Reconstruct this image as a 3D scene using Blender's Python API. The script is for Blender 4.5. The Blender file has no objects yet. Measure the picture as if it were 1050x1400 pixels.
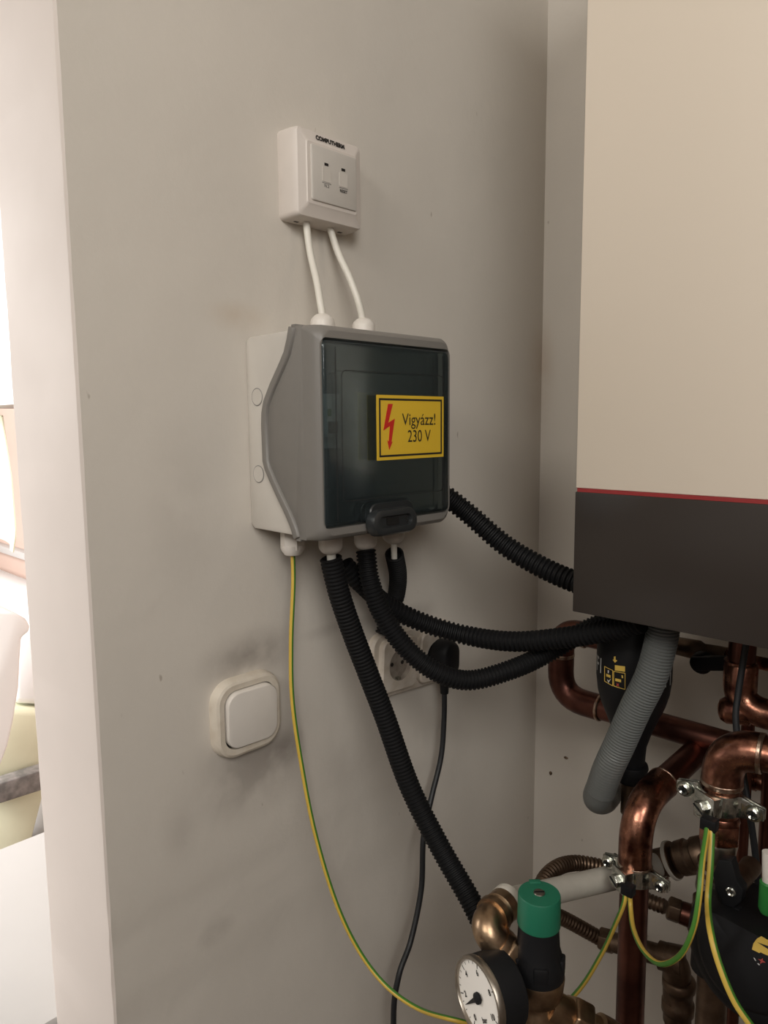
import bpy, bmesh, math, random
from mathutils import Vector, Matrix
random.seed(4)
sc = bpy.context.scene
col = sc.collection
PI = math.pi

# ------------------------------------------------------------------ camera
F, AX, HZ = 996.0, 0.62, 1.55           # focal length in px of a 1050x1400 frame, distance to wall_left, eye height
eY = Vector((975, -132, 996)).normalized()
dn = Vector((70, 8030, 996)); dn = (dn - eY * dn.dot(eY)).normalized()
eX = eY.cross(-dn)
if eX.x < 0: eX = -eX
if eX.cross(eY).dot(-dn) < 0: pass
ROW = [eX, eY, -dn]                      # world axes seen in camera space (x right, y down, z forward)
CAM = Vector((AX, 0, HZ))
cd = bpy.data.cameras.new('camera'); cam = bpy.data.objects.new('camera', cd); col.objects.link(cam)
cd.sensor_fit = 'HORIZONTAL'; cd.sensor_width = 36; cd.lens = 36 * F / 1050; cd.clip_start = 0.01
m = Matrix.Identity(4)
for i in range(3):
    m[i][0] = ROW[i][0]; m[i][1] = -ROW[i][1]; m[i][2] = -ROW[i][2]; m[i][3] = CAM[i]
cam.matrix_world = m
sc.camera = cam

def at(px, py, x=None, y=None, z=None):
    c = Vector((px - 525, py - 700, F))
    r = Vector([ROW[i].dot(c) for i in range(3)])
    t = (x - CAM.x) / r.x if x is not None else (y - CAM.y) / r.y if y is not None else (z - CAM.z) / r.z
    return CAM + r * t

# ------------------------------------------------------------------ world, lights, exposure
w = bpy.data.worlds.new('world'); sc.world = w; w.use_nodes = True
bg = w.node_tree.nodes['Background']
bg.inputs[0].default_value = (1.0, 0.93, 0.85, 1); bg.inputs[1].default_value = 0.35
def area(name, loc, target, sx, sy, power, colr):
    l = bpy.data.lights.new(name, 'AREA'); l.shape = 'RECTANGLE'; l.size = sx; l.size_y = sy
    l.energy = power; l.color = colr
    o = bpy.data.objects.new(name, l); col.objects.link(o); o.location = loc
    o.rotation_euler = (Vector(target) - Vector(loc)).to_track_quat('-Z', 'Y').to_euler()
    return o
area('window_light', (1.8, -0.58, 2.35), (0.1, 0.35, 1.5), 1.1, 1.0, 38, (1.0, 0.975, 0.93))
area('rear_window_light', (0.6, -1.7, 2.90), (0.3, 0.6, 1.6), 1.2, 0.8, 34, (1, 0.95, 0.88))
area('kitchen_window_light', (-1.35, -0.55, 1.9), (-1.9, 0.9, 1.0), 0.9, 1.0, 66, (1, 0.99, 0.98))
sc.view_settings.view_transform = 'Standard'; sc.view_settings.look = 'None'
sc.view_settings.gamma = 1; sc.view_settings.use_curve_mapping = False
sc.view_settings.exposure = -0.02

# ------------------------------------------------------------------ materials
def mat(name, c, rough=0.5, metal=0.0, noise=0.0, nscale=40.0, bump=0.0, bscale=200.0, c2=None, coat=0.0, spec=0.5):
    M = bpy.data.materials.new(name); M.use_nodes = True
    nt = M.node_tree; p = nt.nodes['Principled BSDF']
    p.inputs['Base Color'].default_value = (*c, 1); p.inputs['Roughness'].default_value = rough
    p.inputs['Metallic'].default_value = metal; p.inputs['Coat Weight'].default_value = coat
    p.inputs['Specular IOR Level'].default_value = spec
    tc = nt.nodes.new('ShaderNodeTexCoord')
    if noise > 0 or c2:
        n = nt.nodes.new('ShaderNodeTexNoise'); n.inputs['Scale'].default_value = nscale; n.inputs['Detail'].default_value = 5
        nt.links.new(tc.outputs['Object'], n.inputs['Vector'])
        r = nt.nodes.new('ShaderNodeValToRGB')
        a = c2 if c2 else tuple(v * (1 - noise) for v in c)
        r.color_ramp.elements[0].position = 0.35; r.color_ramp.elements[0].color = (*a, 1)
        r.color_ramp.elements[1].position = 0.62; r.color_ramp.elements[1].color = (*c, 1)
        nt.links.new(n.outputs['Fac'], r.inputs['Fac']); nt.links.new(r.outputs['Color'], p.inputs['Base Color'])
        mr = nt.nodes.new('ShaderNodeMapRange')
        mr.inputs['To Min'].default_value = min(1, rough * 1.35); mr.inputs['To Max'].default_value = rough * 0.85
        nt.links.new(n.outputs['Fac'], mr.inputs['Value']); nt.links.new(mr.outputs['Result'], p.inputs['Roughness'])
    if bump > 0:
        n2 = nt.nodes.new('ShaderNodeTexNoise'); n2.inputs['Scale'].default_value = bscale; n2.inputs['Detail'].default_value = 3
        nt.links.new(tc.outputs['Object'], n2.inputs['Vector'])
        b = nt.nodes.new('ShaderNodeBump'); b.inputs['Strength'].default_value = bump; b.inputs['Distance'].default_value = 0.001
        nt.links.new(n2.outputs['Fac'], b.inputs['Height']); nt.links.new(b.outputs['Normal'], p.inputs['Normal'])
    return M

def wall_mat(name, c, stains):
    """old emulsion paint: soft mottling, roller relief, and dirt patches of their own shape at given places
    stains = [(x, y, z, (sx, sy, sz), strength, colour)]"""
    M = bpy.data.materials.new(name); M.use_nodes = True
    nt = M.node_tree; N = nt.nodes; L = nt.links; p = N['Principled BSDF']; p.inputs['Roughness'].default_value = 0.62
    p.inputs['Specular IOR Level'].default_value = 0.3
    tc = N.new('ShaderNodeTexCoord')
    n = N.new('ShaderNodeTexNoise'); n.inputs['Scale'].default_value = 3.5; n.inputs['Detail'].default_value = 6
    L.new(tc.outputs['Object'], n.inputs['Vector'])
    r = N.new('ShaderNodeValToRGB')
    r.color_ramp.elements[0].position = 0.3; r.color_ramp.elements[0].color = (*[v * 0.93 for v in c], 1)
    r.color_ramp.elements[1].position = 0.7; r.color_ramp.elements[1].color = (*c, 1)
    L.new(n.outputs['Fac'], r.inputs['Fac'])
    cur = r.outputs['Color']
    rag = N.new('ShaderNodeTexNoise'); rag.inputs['Scale'].default_value = 22; rag.inputs['Detail'].default_value = 6
    L.new(tc.outputs['Object'], rag.inputs['Vector'])
    for (x, y, z, s, k, sc_) in stains:
        mp = N.new('ShaderNodeMapping'); mp.vector_type = 'POINT'
        mp.inputs['Scale'].default_value = (1 / s[0], 1 / s[1], 1 / s[2])
        mp.inputs['Location'].default_value = (-x / s[0], -y / s[1], -z / s[2])
        L.new(tc.outputs['Object'], mp.inputs['Vector'])
        ln = N.new('ShaderNodeVectorMath'); ln.operation = 'LENGTH'; L.new(mp.outputs['Vector'], ln.inputs[0])
        mr = N.new('ShaderNodeMapRange'); mr.interpolation_type = 'SMOOTHSTEP'
        mr.inputs['From Min'].default_value = 1; mr.inputs['From Max'].default_value = 0
        mr.inputs['To Max'].default_value = k
        L.new(ln.outputs['Value'], mr.inputs['Value'])
        mu = N.new('ShaderNodeMath'); mu.operation = 'MULTIPLY'
        mr2 = N.new('ShaderNodeMapRange'); mr2.inputs['From Min'].default_value = 0.2; mr2.inputs['From Max'].default_value = 0.55
        L.new(rag.outputs['Fac'], mr2.inputs['Value'])
        L.new(mr.outputs['Result'], mu.inputs[0]); L.new(mr2.outputs['Result'], mu.inputs[1])
        mx = N.new('ShaderNodeMix'); mx.data_type = 'RGBA'
        L.new(mu.outputs['Value'], mx.inputs['Factor']); L.new(cur, mx.inputs[6]); mx.inputs[7].default_value = (*sc_, 1)
        cur = mx.outputs[2]
    # small specks and hairline scratches
    v = N.new('ShaderNodeTexNoise'); v.inputs['Scale'].default_value = 75; v.inputs['Detail'].default_value = 2
    mpv = N.new('ShaderNodeMapping'); mpv.inputs['Scale'].default_value = (1, 1.0, 0.45); mpv.inputs['Rotation'].default_value = (0.5, 0, 0)
    L.new(tc.outputs['Object'], mpv.inputs['Vector']); L.new(mpv.outputs['Vector'], v.inputs['Vector'])
    mr = N.new('ShaderNodeMapRange'); mr.inputs['From Min'].default_value = 0.76; mr.inputs['From Max'].default_value = 0.80
    mr.inputs['To Max'].default_value = 0.45
    L.new(v.outputs['Fac'], mr.inputs['Value'])
    mx = N.new('ShaderNodeMix'); mx.data_type = 'RGBA'
    L.new(mr.outputs['Result'], mx.inputs['Factor']); L.new(cur, mx.inputs[6]); mx.inputs[7].default_value = (0.18, 0.13, 0.09, 1)
    L.new(mx.outputs[2], p.inputs['Base Color'])
    b1 = N.new('ShaderNodeTexNoise'); b1.inputs['Scale'].default_value = 14; b1.inputs['Detail'].default_value = 8; b1.inputs['Roughness'].default_value = 0.6
    L.new(tc.outputs['Object'], b1.inputs['Vector'])
    b = N.new('ShaderNodeBump'); b.inputs['Strength'].default_value = 0.35; b.inputs['Distance'].default_value = 0.004
    L.new(b1.outputs['Fac'], b.inputs['Height']); L.new(b.outputs['Normal'], p.inputs['Normal'])
    return M

WALLC = (0.66, 0.612, 0.548)
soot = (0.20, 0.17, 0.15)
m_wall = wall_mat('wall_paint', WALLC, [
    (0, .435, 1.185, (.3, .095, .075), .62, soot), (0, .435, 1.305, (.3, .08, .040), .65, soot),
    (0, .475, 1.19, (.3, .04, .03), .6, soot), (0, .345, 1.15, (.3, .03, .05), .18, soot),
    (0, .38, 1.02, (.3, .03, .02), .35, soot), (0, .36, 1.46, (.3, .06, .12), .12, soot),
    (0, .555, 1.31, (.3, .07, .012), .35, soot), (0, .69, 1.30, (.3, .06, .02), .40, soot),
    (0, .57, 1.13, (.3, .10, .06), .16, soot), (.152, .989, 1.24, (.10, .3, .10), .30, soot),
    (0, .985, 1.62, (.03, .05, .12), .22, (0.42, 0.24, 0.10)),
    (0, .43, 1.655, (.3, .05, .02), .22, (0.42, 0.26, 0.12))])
m_jamb = mat('jamb_paint', (0.65, 0.58, 0.53), 0.6, bump=0.25, bscale=25, noise=0.05, nscale=6)
m_pink = mat('kitchen_paint', (0.62, 0.47, 0.40), 0.7, noise=0.05, nscale=5)
m_floor = mat('floor_tile', (0.10, 0.075, 0.06), 0.5, noise=0.2, nscale=8)
m_umber = mat('umber_paint', (0.20, 0.16, 0.13), 0.8)
m_ceil = mat('ceiling_paint', (0.45, 0.41, 0.36), 0.8, noise=0.04, nscale=5)
m_white = mat('white_plastic', (0.70, 0.655, 0.60), 0.38, noise=0.04, nscale=30)
m_sock = mat('aged_white_plastic', (0.60, 0.54, 0.47), 0.35, noise=0.12, nscale=60, c2=(0.50, 0.43, 0.35))
m_sockshade = mat('grimy_shaded_plastic', (0.30, 0.26, 0.215), 0.5, noise=0.1, nscale=90, c2=(0.20, 0.165, 0.135))  # socket recess: grime, plus the hollow's shade painted into the colour
m_swf = mat('switch_frame_plastic', (0.66, 0.60, 0.51), 0.45, noise=0.1, nscale=50, c2=(0.58, 0.51, 0.42))
m_thermo = mat('module_plastic', (0.66, 0.60, 0.55), 0.42, noise=0.03)
m_thermo2 = mat('module_panel', (0.56, 0.525, 0.48), 0.5, noise=0.03)
m_btn = mat('module_button', (0.58, 0.54, 0.49), 0.5)
m_cable = mat('white_cable', (0.72, 0.69, 0.62), 0.4)
m_base = mat('light_grey_plastic', (0.56, 0.525, 0.475), 0.42, noise=0.03, bump=0.08, bscale=900)
m_lid = mat('grey_plastic', (0.20, 0.188, 0.172), 0.38, noise=0.03, bump=0.08, bscale=900)
m_dark = mat('latch_plastic', (0.020, 0.022, 0.023), 0.35)
m_latchred = mat('latch_recess', (0.006, 0.006, 0.006), 0.5)
m_inner = mat('inner_cover_plastic', (0.15, 0.15, 0.15), 0.5)
m_breaker = mat('breaker_plastic', (0.62, 0.62, 0.58), 0.4)
m_black = mat('black_plastic', (0.008, 0.008, 0.009), 0.52, spec=0.25)
m_conduit = mat('conduit_plastic', (0.007, 0.007, 0.0075), 0.6, spec=0.2)
m_rubber = mat('cord_rubber', (0.012, 0.013, 0.015), 0.5)
m_ink = mat('black_ink', (0.012, 0.01, 0.009), 0.6)
m_red = mat('red_ink', (0.55, 0.02, 0.012), 0.5)
m_yel = mat('sticker_yellow', (0.72, 0.47, 0.035), 0.4)
m_wy = mat('wire_yellow', (0.62, 0.42, 0.07), 0.4)
m_wg = mat('wire_green', (0.07, 0.22, 0.03), 0.4)
m_boil = mat('boiler_enamel', (0.76, 0.67, 0.56), 0.4)
m_bdark = mat('boiler_dark_glass', (0.034, 0.027, 0.023), 0.34, spec=0.5)
m_bred = mat('boiler_red_line', (0.28, 0.03, 0.03), 0.4)
m_steel = mat('boiler_casing_steel', (0.30, 0.28, 0.25), 0.5)
m_copper = mat('copper', (0.50, 0.235, 0.155), 0.26, 1.0, c2=(0.11, 0.04, 0.03), nscale=62, bump=0.5, bscale=75)
m_copd = mat('tarnished_copper', (0.21, 0.088, 0.065), 0.33, 1.0, c2=(0.09, 0.038, 0.030), nscale=18, bump=0.2, bscale=60)
m_solder = mat('solder', (0.62, 0.50, 0.40), 0.3, 1.0, c2=(0.35, 0.2, 0.14), nscale=120, bump=0.5, bscale=160)
m_brass = mat('brass', (0.47, 0.33, 0.21), 0.32, 1.0, c2=(0.24, 0.155, 0.095), nscale=45, bump=0.25, bscale=160)
m_brassd = mat('dull_brass', (0.22, 0.155, 0.11), 0.42, 1.0, c2=(0.12, 0.08, 0.055), nscale=45, bump=0.3, bscale=160)
m_nickel = mat('nickel', (0.45, 0.40, 0.34), 0.3, 1.0, noise=0.3, nscale=60)
m_zinc = mat('zinc_plate', (0.72, 0.72, 0.66), 0.22, 1.0, c2=(0.38, 0.40, 0.37), nscale=140, bump=0.3, bscale=300)
m_green = mat('green_cap_plastic', (0.012, 0.13, 0.072), 0.42)
m_dial = mat('gauge_dial', (0.76, 0.72, 0.66), 0.5)
m_hose = mat('grey_hose', (0.135, 0.142, 0.137), 0.42)
m_pvc = mat('white_pipe_plastic', (0.52, 0.49, 0.43), 0.5, noise=0.08)
m_worktop = mat('worktop_laminate', (0.52, 0.51, 0.495), 0.45, noise=0.05, nscale=4)
m_cream = mat('pale_yellow_fabric', (0.80, 0.80, 0.60), 0.8, noise=0.08, nscale=6)
m_pure = mat('bright_white_fabric', (0.9, 0.9, 0.9), 0.7)
m_greymet = mat('grey_painted_metal', (0.16, 0.155, 0.15), 0.5, c2=(0.32, 0.30, 0.29), nscale=35)

m_glass = bpy.data.materials.new('smoked_door'); m_glass.use_nodes = True
nt = m_glass.node_tree; nt.nodes.remove(nt.nodes['Principled BSDF'])
o_ = nt.nodes['Material Output']; tr = nt.nodes.new('ShaderNodeBsdfTransparent'); gl = nt.nodes.new('ShaderNodeBsdfGlossy')
tr.inputs[0].default_value = (0.76, 0.84, 0.86, 1); gl.inputs['Roughness'].default_value = 0.12; gl.inputs[0].default_value = (0.9, 0.95, 0.97, 1)
lw = nt.nodes.new('ShaderNodeFresnel'); lw.inputs[0].default_value = 1.48
df = nt.nodes.new('ShaderNodeBsdfDiffuse'); df.inputs[0].default_value = (0.050, 0.066, 0.070, 1)
mx0 = nt.nodes.new('ShaderNodeMixShader'); mx0.inputs[0].default_value = 0.26
nt.links.new(tr.outputs[0], mx0.inputs[1]); nt.links.new(df.outputs[0], mx0.inputs[2])
mx1 = nt.nodes.new('ShaderNodeMixShader'); nt.links.new(lw.outputs[0], mx1.inputs[0])
nt.links.new(mx0.outputs[0], mx1.inputs[1]); nt.links.new(gl.outputs[0], mx1.inputs[2]); nt.links.new(mx1.outputs[0], o_.inputs[0])

# ------------------------------------------------------------------ object helpers
def thing(name, label, cat, loc, group=None):
    o = bpy.data.objects.new(name, None); col.objects.link(o); o.location = loc; o.empty_display_size = 0.02
    o['label'] = label; o['category'] = cat
    if group: o['group'] = group
    return o
def wloc(o):
    v = Vector(o.location)
    while o.parent: o = o.parent; v += Vector(o.location)
    return v
class MB:
    def __init__(s): s.v = []; s.f = []; s.mi = []
    def add(s, vs, fs, mi=0):
        b = len(s.v); s.v += [Vector(v) for v in vs]; s.f += [tuple(i + b for i in f) for f in fs]
        s.mi += (mi if isinstance(mi, list) else [mi] * len(fs))
    def build(s, name, mats, parent=None, label=None, smooth=35, bevel=0, seg=2, kind=None, own=False):
        me = bpy.data.meshes.new(name)
        off = wloc(parent) if parent else Vector((0, 0, 0))
        loc = Vector((0, 0, 0))
        if own or (parent is None and kind is None):
            loc = sum(s.v, Vector()) / len(s.v); off = off + loc
        me.from_pydata([v - off for v in s.v], [], s.f)
        for m_ in (mats if isinstance(mats, (list, tuple)) else [mats]): me.materials.append(m_)
        me.polygons.foreach_set('material_index', s.mi)
        me.validate(); me.update()
        bm = bmesh.new(); bm.from_mesh(me); bmesh.ops.recalc_face_normals(bm, faces=bm.faces)
        if bevel:
            es = [e for e in bm.edges if len(e.link_faces) == 2 and e.calc_face_angle(0) > 0.5]
            bmesh.ops.bevel(bm, geom=es, offset=bevel, segments=seg, profile=0.5, affect='EDGES', clamp_overlap=True)
        bm.to_mesh(me); bm.free()
        me.polygons.foreach_set('use_smooth', [True] * len(me.polygons))
        me.set_sharp_from_angle(angle=math.radians(smooth))
        o = bpy.data.objects.new(name, me); col.objects.link(o); o.location = loc
        if parent: o.parent = parent
        if label: o['label'] = label
        if kind: o['kind'] = kind
        return o
def box(mb, a, b, mi=0):
    x0, y0, z0 = a; x1, y1, z1 = b
    vs = [(x, y, z) for x in (x0, x1) for y in (y0, y1) for z in (z0, z1)]
    mb.add(vs, [(0, 1, 3, 2), (4, 6, 7, 5), (0, 4, 5, 1), (2, 3, 7, 6), (0, 2, 6, 4), (1, 5, 7, 3)], mi)
def frame_of(n, up=(0, 0, 1)):
    n = Vector(n).normalized(); u = Vector(up).cross(n)
    if u.length < 1e-4: u = Vector((0, 1, 0)).cross(n)
    u.normalize(); v = n.cross(u); return u, v, n
def obox(mb, c, n, up, w, h, d, mi=0):
    """oriented box: centre c, n normal, w along u, h along v, d along n"""
    u, v, n = frame_of(n, up); c = Vector(c)
    vs = [c + u * (w / 2 * i) + v * (h / 2 * j) + n * (d / 2 * k) for i in (-1, 1) for j in (-1, 1) for k in (-1, 1)]
    mb.add(vs, [(0, 1, 3, 2), (4, 6, 7, 5), (0, 4, 5, 1), (2, 3, 7, 6), (0, 2, 6, 4), (1, 5, 7, 3)], mi)
def rrect(w, h, r, k=5):
    pts = []; r = min(r, w / 2 - 1e-5, h / 2 - 1e-5)
    for (cx, cy, a0) in ((w / 2 - r, h / 2 - r, 0), (-w / 2 + r, h / 2 - r, 90), (-w / 2 + r, -h / 2 + r, 180), (w / 2 - r, -h / 2 + r, 270)):
        for i in range(k + 1):
            a = math.radians(a0 + 90 * i / k); pts.append((cx + r * math.cos(a), cy + r * math.sin(a)))
    return pts
def loft(mb, org, n, up, secs, cap0=True, cap1=True, k=5, mi=0, closed=False):
    """secs = (offset along n, w, h, r[, du, dv])"""
    u, v, n = frame_of(n, up); org = Vector(org); vs = []; N = 4 * (k + 1)
    for s in secs:
        du, dv = (s[4], s[5]) if len(s) > 4 else (0, 0)
        for (a, b) in rrect(s[1], s[2], s[3], k): vs.append(org + u * (a + du) + v * (b + dv) + n * s[0])
    fs = []
    S = len(secs)
    for i in range(S if closed else S - 1):
        for j in range(N):
            a = i * N + j; b = i * N + (j + 1) % N; i2 = (i + 1) % S
            fs.append((a, b, i2 * N + (j + 1) % N, i2 * N + j))
    if cap0 and not closed: fs.append(tuple(range(N))[::-1])
    if cap1 and not closed: fs.append(tuple(range((S - 1) * N, S * N)))
    mb.add(vs, fs, mi)
def lathe(mb, org, ax, prof, n=24, mi=0, up=(0, 0, 1), cap0=True, cap1=True, phase=0, sx=1, sy=1):
    u, v, a = frame_of(ax, up); org = Vector(org); vs = []
    for (t, r) in prof:
        for j in range(n):
            th = 2 * PI * j / n + phase
            vs.append(org + a * t + u * (r * sx * math.cos(th)) + v * (r * sy * math.sin(th)))
    fs = []
    for i in range(len(prof) - 1):
        for j in range(n):
            fs.append((i * n + j, i * n + (j + 1) % n, (i + 1) * n + (j + 1) % n, (i + 1) * n + j))
    if cap0: fs.append(tuple(range(n))[::-1])
    if cap1: fs.append(tuple(range((len(prof) - 1) * n, len(prof) * n)))
    mb.add(vs, fs, mi)
def prism(mb, pts, org, n, up, d0, d1, mi=0):
    u, v, n = frame_of(n, up); org = Vector(org); N = len(pts)
    vs = [org + u * a + v * b + n * d for d in (d0, d1) for (a, b) in pts]
    fs = [tuple(range(N))[::-1], tuple(range(N, 2 * N))] + [(i, (i + 1) % N, N + (i + 1) % N, N + i) for i in range(N)]
    mb.add(vs, fs, mi)
def spline(pts, step):
    P = [Vector(p) for p in pts]; P = [P[0] * 2 - P[1]] + P + [P[-1] * 2 - P[-2]]
    dense = []
    for i in range(1, len(P) - 2):
        p0, p1, p2, p3 = P[i - 1:i + 3]; k = 24
        # centripetal-ish Catmull-Rom
        for j in range(k):
            t = j / k
            dense.append(0.5 * ((2 * p1) + (p2 - p0) * t + (2 * p0 - 5 * p1 + 4 * p2 - p3) * t * t + (3 * p1 - p0 - 3 * p2 + p3) * t ** 3))
    dense.append(P[-2])
    L = [0]
    for a, b in zip(dense, dense[1:]): L.append(L[-1] + (b - a).length)
    n = max(2, int(L[-1] / step)); out = []; j = 0
    for i in range(n + 1):
        d = L[-1] * i / n
        while j < len(L) - 2 and L[j + 1] < d: j += 1
        t = (d - L[j]) / max(1e-9, L[j + 1] - L[j]); out.append(dense[j].lerp(dense[j + 1], min(1, t)))
    return out, L[-1]
def sweep(mb, C_, radf, n=16, mi=0, cap=True, sect=None, start_n=None):
    """sweep a circle along the points C_; radf(i) = radius; sect(i, j) = material index"""
    T = [(C_[min(i + 1, len(C_) - 1)] - C_[max(i - 1, 0)]).normalized() for i in range(len(C_))]
    nn = Vector(start_n) if start_n else (Vector((0, 0, 1)) if abs(T[0].z) < 0.9 else Vector((1, 0, 0)))
    nn = (nn - T[0] * nn.dot(T[0])).normalized(); vs = []
    for i, c in enumerate(C_):
        nn = (nn - T[i] * nn.dot(T[i])).normalized(); b = T[i].cross(nn)
        for j in range(n):
            a = 2 * PI * j / n; vs.append(c + (nn * math.cos(a) + b * math.sin(a)) * radf(i))
    fs = []; ms = []
    for i in range(len(C_) - 1):
        for j in range(n):
            fs.append((i * n + j, i * n + (j + 1) % n, (i + 1) * n + (j + 1) % n, (i + 1) * n + j)); ms.append(sect(i, j) if sect else mi)
    if cap:
        fs.append(tuple(range(n))[::-1]); fs.append(tuple(range((len(C_) - 1) * n, len(C_) * n))); ms += [mi, mi]
    mb.add(vs, fs, ms)
def tube(mb, pts, r, step=0.006, n=16, mi=0):
    C_, L = spline(pts, step); sweep(mb, C_, lambda i: r, n, mi)
def corr(mb, pts, r, pitch, depth, n=20, mi=0, fade=None):
    """corrugated hose: flat-topped ribs of real depth, open ends"""
    C_, L = spline(pts, pitch / 4); N = len(C_)
    def rf(i):
        d = depth
        if fade: d = depth * fade(i / N)
        return r if i % 4 in (1, 2) else r - d
    sweep(mb, C_, rf, n, mi, cap=False)
    # a bore so that the ends read as a tube
    e = C_[:10]; sweep(mb, e, lambda i: r * 0.78, n, mi, cap=False)
    vs = []; 
    base = len(mb.v)
    n0 = base - len(e) * n - N * n
    # annular end faces
    fs = [(n0 + j, n0 + (j + 1) % n, n0 + N * n + (j + 1) % n, n0 + N * n + j) for j in range(n)]
    mb.f += fs; mb.mi += [mi] * n
    b = len(mb.f)
    mb.f.append(tuple(n0 + (N - 1) * n + j for j in range(n))); mb.mi.append(mi)
    bore = n0 + N * n + 9 * n
    mb.f.append(tuple(bore + j for j in range(n))[::-1]); mb.mi.append(mi)
def elbow_path(p0, c, p1, r, k=8):
    """straight - rounded corner at c - straight"""
    p0, c, p1 = Vector(p0), Vector(c), Vector(p1)
    a = c + (p0 - c).normalized() * r; b = c + (p1 - c).normalized() * r; out = [p0]
    for i in range(k + 1):
        t = i / k; out.append(a * (1 - t) ** 2 + c * 2 * t * (1 - t) + b * t * t)
    out.append(p1); return out
def polysweep(mb, pts, r, n=24, mi=0, cap=True):
    P = [Vector(p) for p in pts]; out = [P[0]]
    for a, b in zip(P, P[1:]):
        if (b - a).length > 1e-5: out.append(b)
    sweep(mb, out, (r if callable(r) else (lambda i: r)), n, mi, cap)
def text_mb(txt, size, org, n, up, sx=1.0, depth=0.0003, mp=None, extra=0.0):
    cu = bpy.data.curves.new('t', 'FONT'); cu.body = txt; cu.size = size; cu.align_x = 'CENTER'; cu.align_y = 'CENTER'
    cu.offset = extra; cu.resolution_u = 4
    o = bpy.data.objects.new('t', cu); col.objects.link(o)
    bpy.context.view_layer.update()
    me = bpy.data.meshes.new_from_object(o.evaluated_get(bpy.context.evaluated_depsgraph_get()))
    vs = [(v.co.x * sx, v.co.y) for v in me.vertices]; fs = [tuple(p.vertices) for p in me.polygons]
    bpy.data.objects.remove(o); bpy.data.curves.remove(cu); bpy.data.meshes.remove(me)
    mb = MB()
    if mp: mb.add([mp(a, b) for a, b in vs], fs)
    else:
        u, v, n = frame_of(n, up); org = Vector(org)
        mb.add([org + u * a + v * b + n * depth for a, b in vs], fs)
    return mb
UP = (0, 0, 1)
YW0, YW1 = 0.266, 0.989                  # wall_left runs from the doorway jamb to the corner

# ------------------------------------------------------------------ setting
# wall slab, its doorway end (jamb) slightly uneven like hand-trowelled plaster
mb = MB(); zs = [i * 0.01 for i in range(301)]
def wob(z, s): return 0.0006 * math.sin(z * 23 + s) + 0.0004 * math.sin(z * 61 + 2 * s) + 0.0003 * math.sin(z * 140 + s)
def chip(z): return sum(d * math.exp(-((z - c) / w_) ** 2) for c, w_, d in ((1.082, .010, .003), (1.045, .006, .002), (1.005, .008, .0025), (.985, .012, .002)))
cols = []
for z in zs:
    e = wob(z, 0) + chip(z)
    cols.append([(-0.150, YW1, z), (-0.150, YW0 + 0.006, z), (-0.1485 + wob(z, 1), YW0 + 0.001, z), (-0.1445, YW0, z), (-0.007, YW0, z), (-0.002 + e * .5, YW0 + 0.0008, z), (0.0 + chip(z) * .5, YW0 + 0.003 - e * .3, z), (0, YW0 + 0.010, z), (0, YW1, z)])
K = 9
vs = [v for c in cols for v in c]; fs = []; ms = []
for i in range(len(zs) - 1):
    for j in range(K - 1):
        fs.append((i * K + j, i * K + j + 1, i * K + K + 1 + j, i * K + K + j)); ms.append(1 if 1 <= j <= 5 else 0)
fs += [tuple(range(K)), tuple((len(zs) - 1) * K + j for j in range(K))]; ms += [0, 0]
mb.add(vs, fs, ms)
mb.build('wall_left', [m_wall, m_jamb], kind='structure', smooth=12)
mb = MB(); box(mb, (-0.15, YW1, 0), (2.0, YW1 + 0.15, 3.0)); mb.build('wall_back', m_wall, kind='structure')
mb = MB(); box(mb, (-3.2, YW1, 0), (-0.15, YW1 + 0.15, 3.0)); mb.build('wall_kitchen', m_pink, kind='structure')
mb = MB(); box(mb, (-3.35, -3.0, 0), (-3.2, YW1 + 0.15, 3.0)); mb.build('wall_far', m_pink, kind='structure')
mb = MB(); box(mb, (0.80, 0.06, 0), (0.92, YW1, 1.50)); mb.build('wall_added_shade', m_umber, kind='structure')  # unseen half-height wall, added to keep light off the lower right
mb = MB(); box(mb, (1.85, -3.0, 0), (2.0, YW1, 3.0)); mb.build('wall_right', m_umber, kind='structure')
mb = MB(); box(mb, (-3.35, -3.0, -0.1), (2.0, YW1 + 0.15, 0)); mb.build('floor', m_floor, kind='structure')
mb = MB(); box(mb, (-3.35, -3.0, 3.0), (2.0, YW1 + 0.15, 3.1)); mb.build('ceiling', m_ceil, kind='structure')
mb = MB()
for a, b in (((-3.35, 0), (2.0, .9)), ((-3.35, 2.6), (2.0, 3.0))): box(mb, (a[0], -3.15, a[1]), (b[0], -3.0, b[1]))
for x0, x1 in ((-3.35, -2.4), (-1.0, -.3), (1.3, 2.0)): box(mb, (x0, -3.15, .9), (x1, -3.0, 2.6))
mb.build('wall_rear', m_umber, kind='structure')
# two plugged drill holes in the back wall
for (px, py, w_, h_) in ((753, 1057, 5, 6), (774, 1036, 7, 4)):
    c = at(px, py, y=YW1); mb = MB(); s = 0.0011
    lathe(mb, c + Vector((0, 0.002, 0)), (0, -1, 0), [(0, w_ * s * .55), (0.003, w_ * s * .5), (0.0045, w_ * s * .2)], 7, sy=h_ / w_)
    o = mb.build('wall_plug', m_brassd); o['label'] = 'small dark plug in the back wall, ' + ('lower left of the two' if px == 753 else 'upper right of the two'); o['category'] = 'wall plug'

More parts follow.
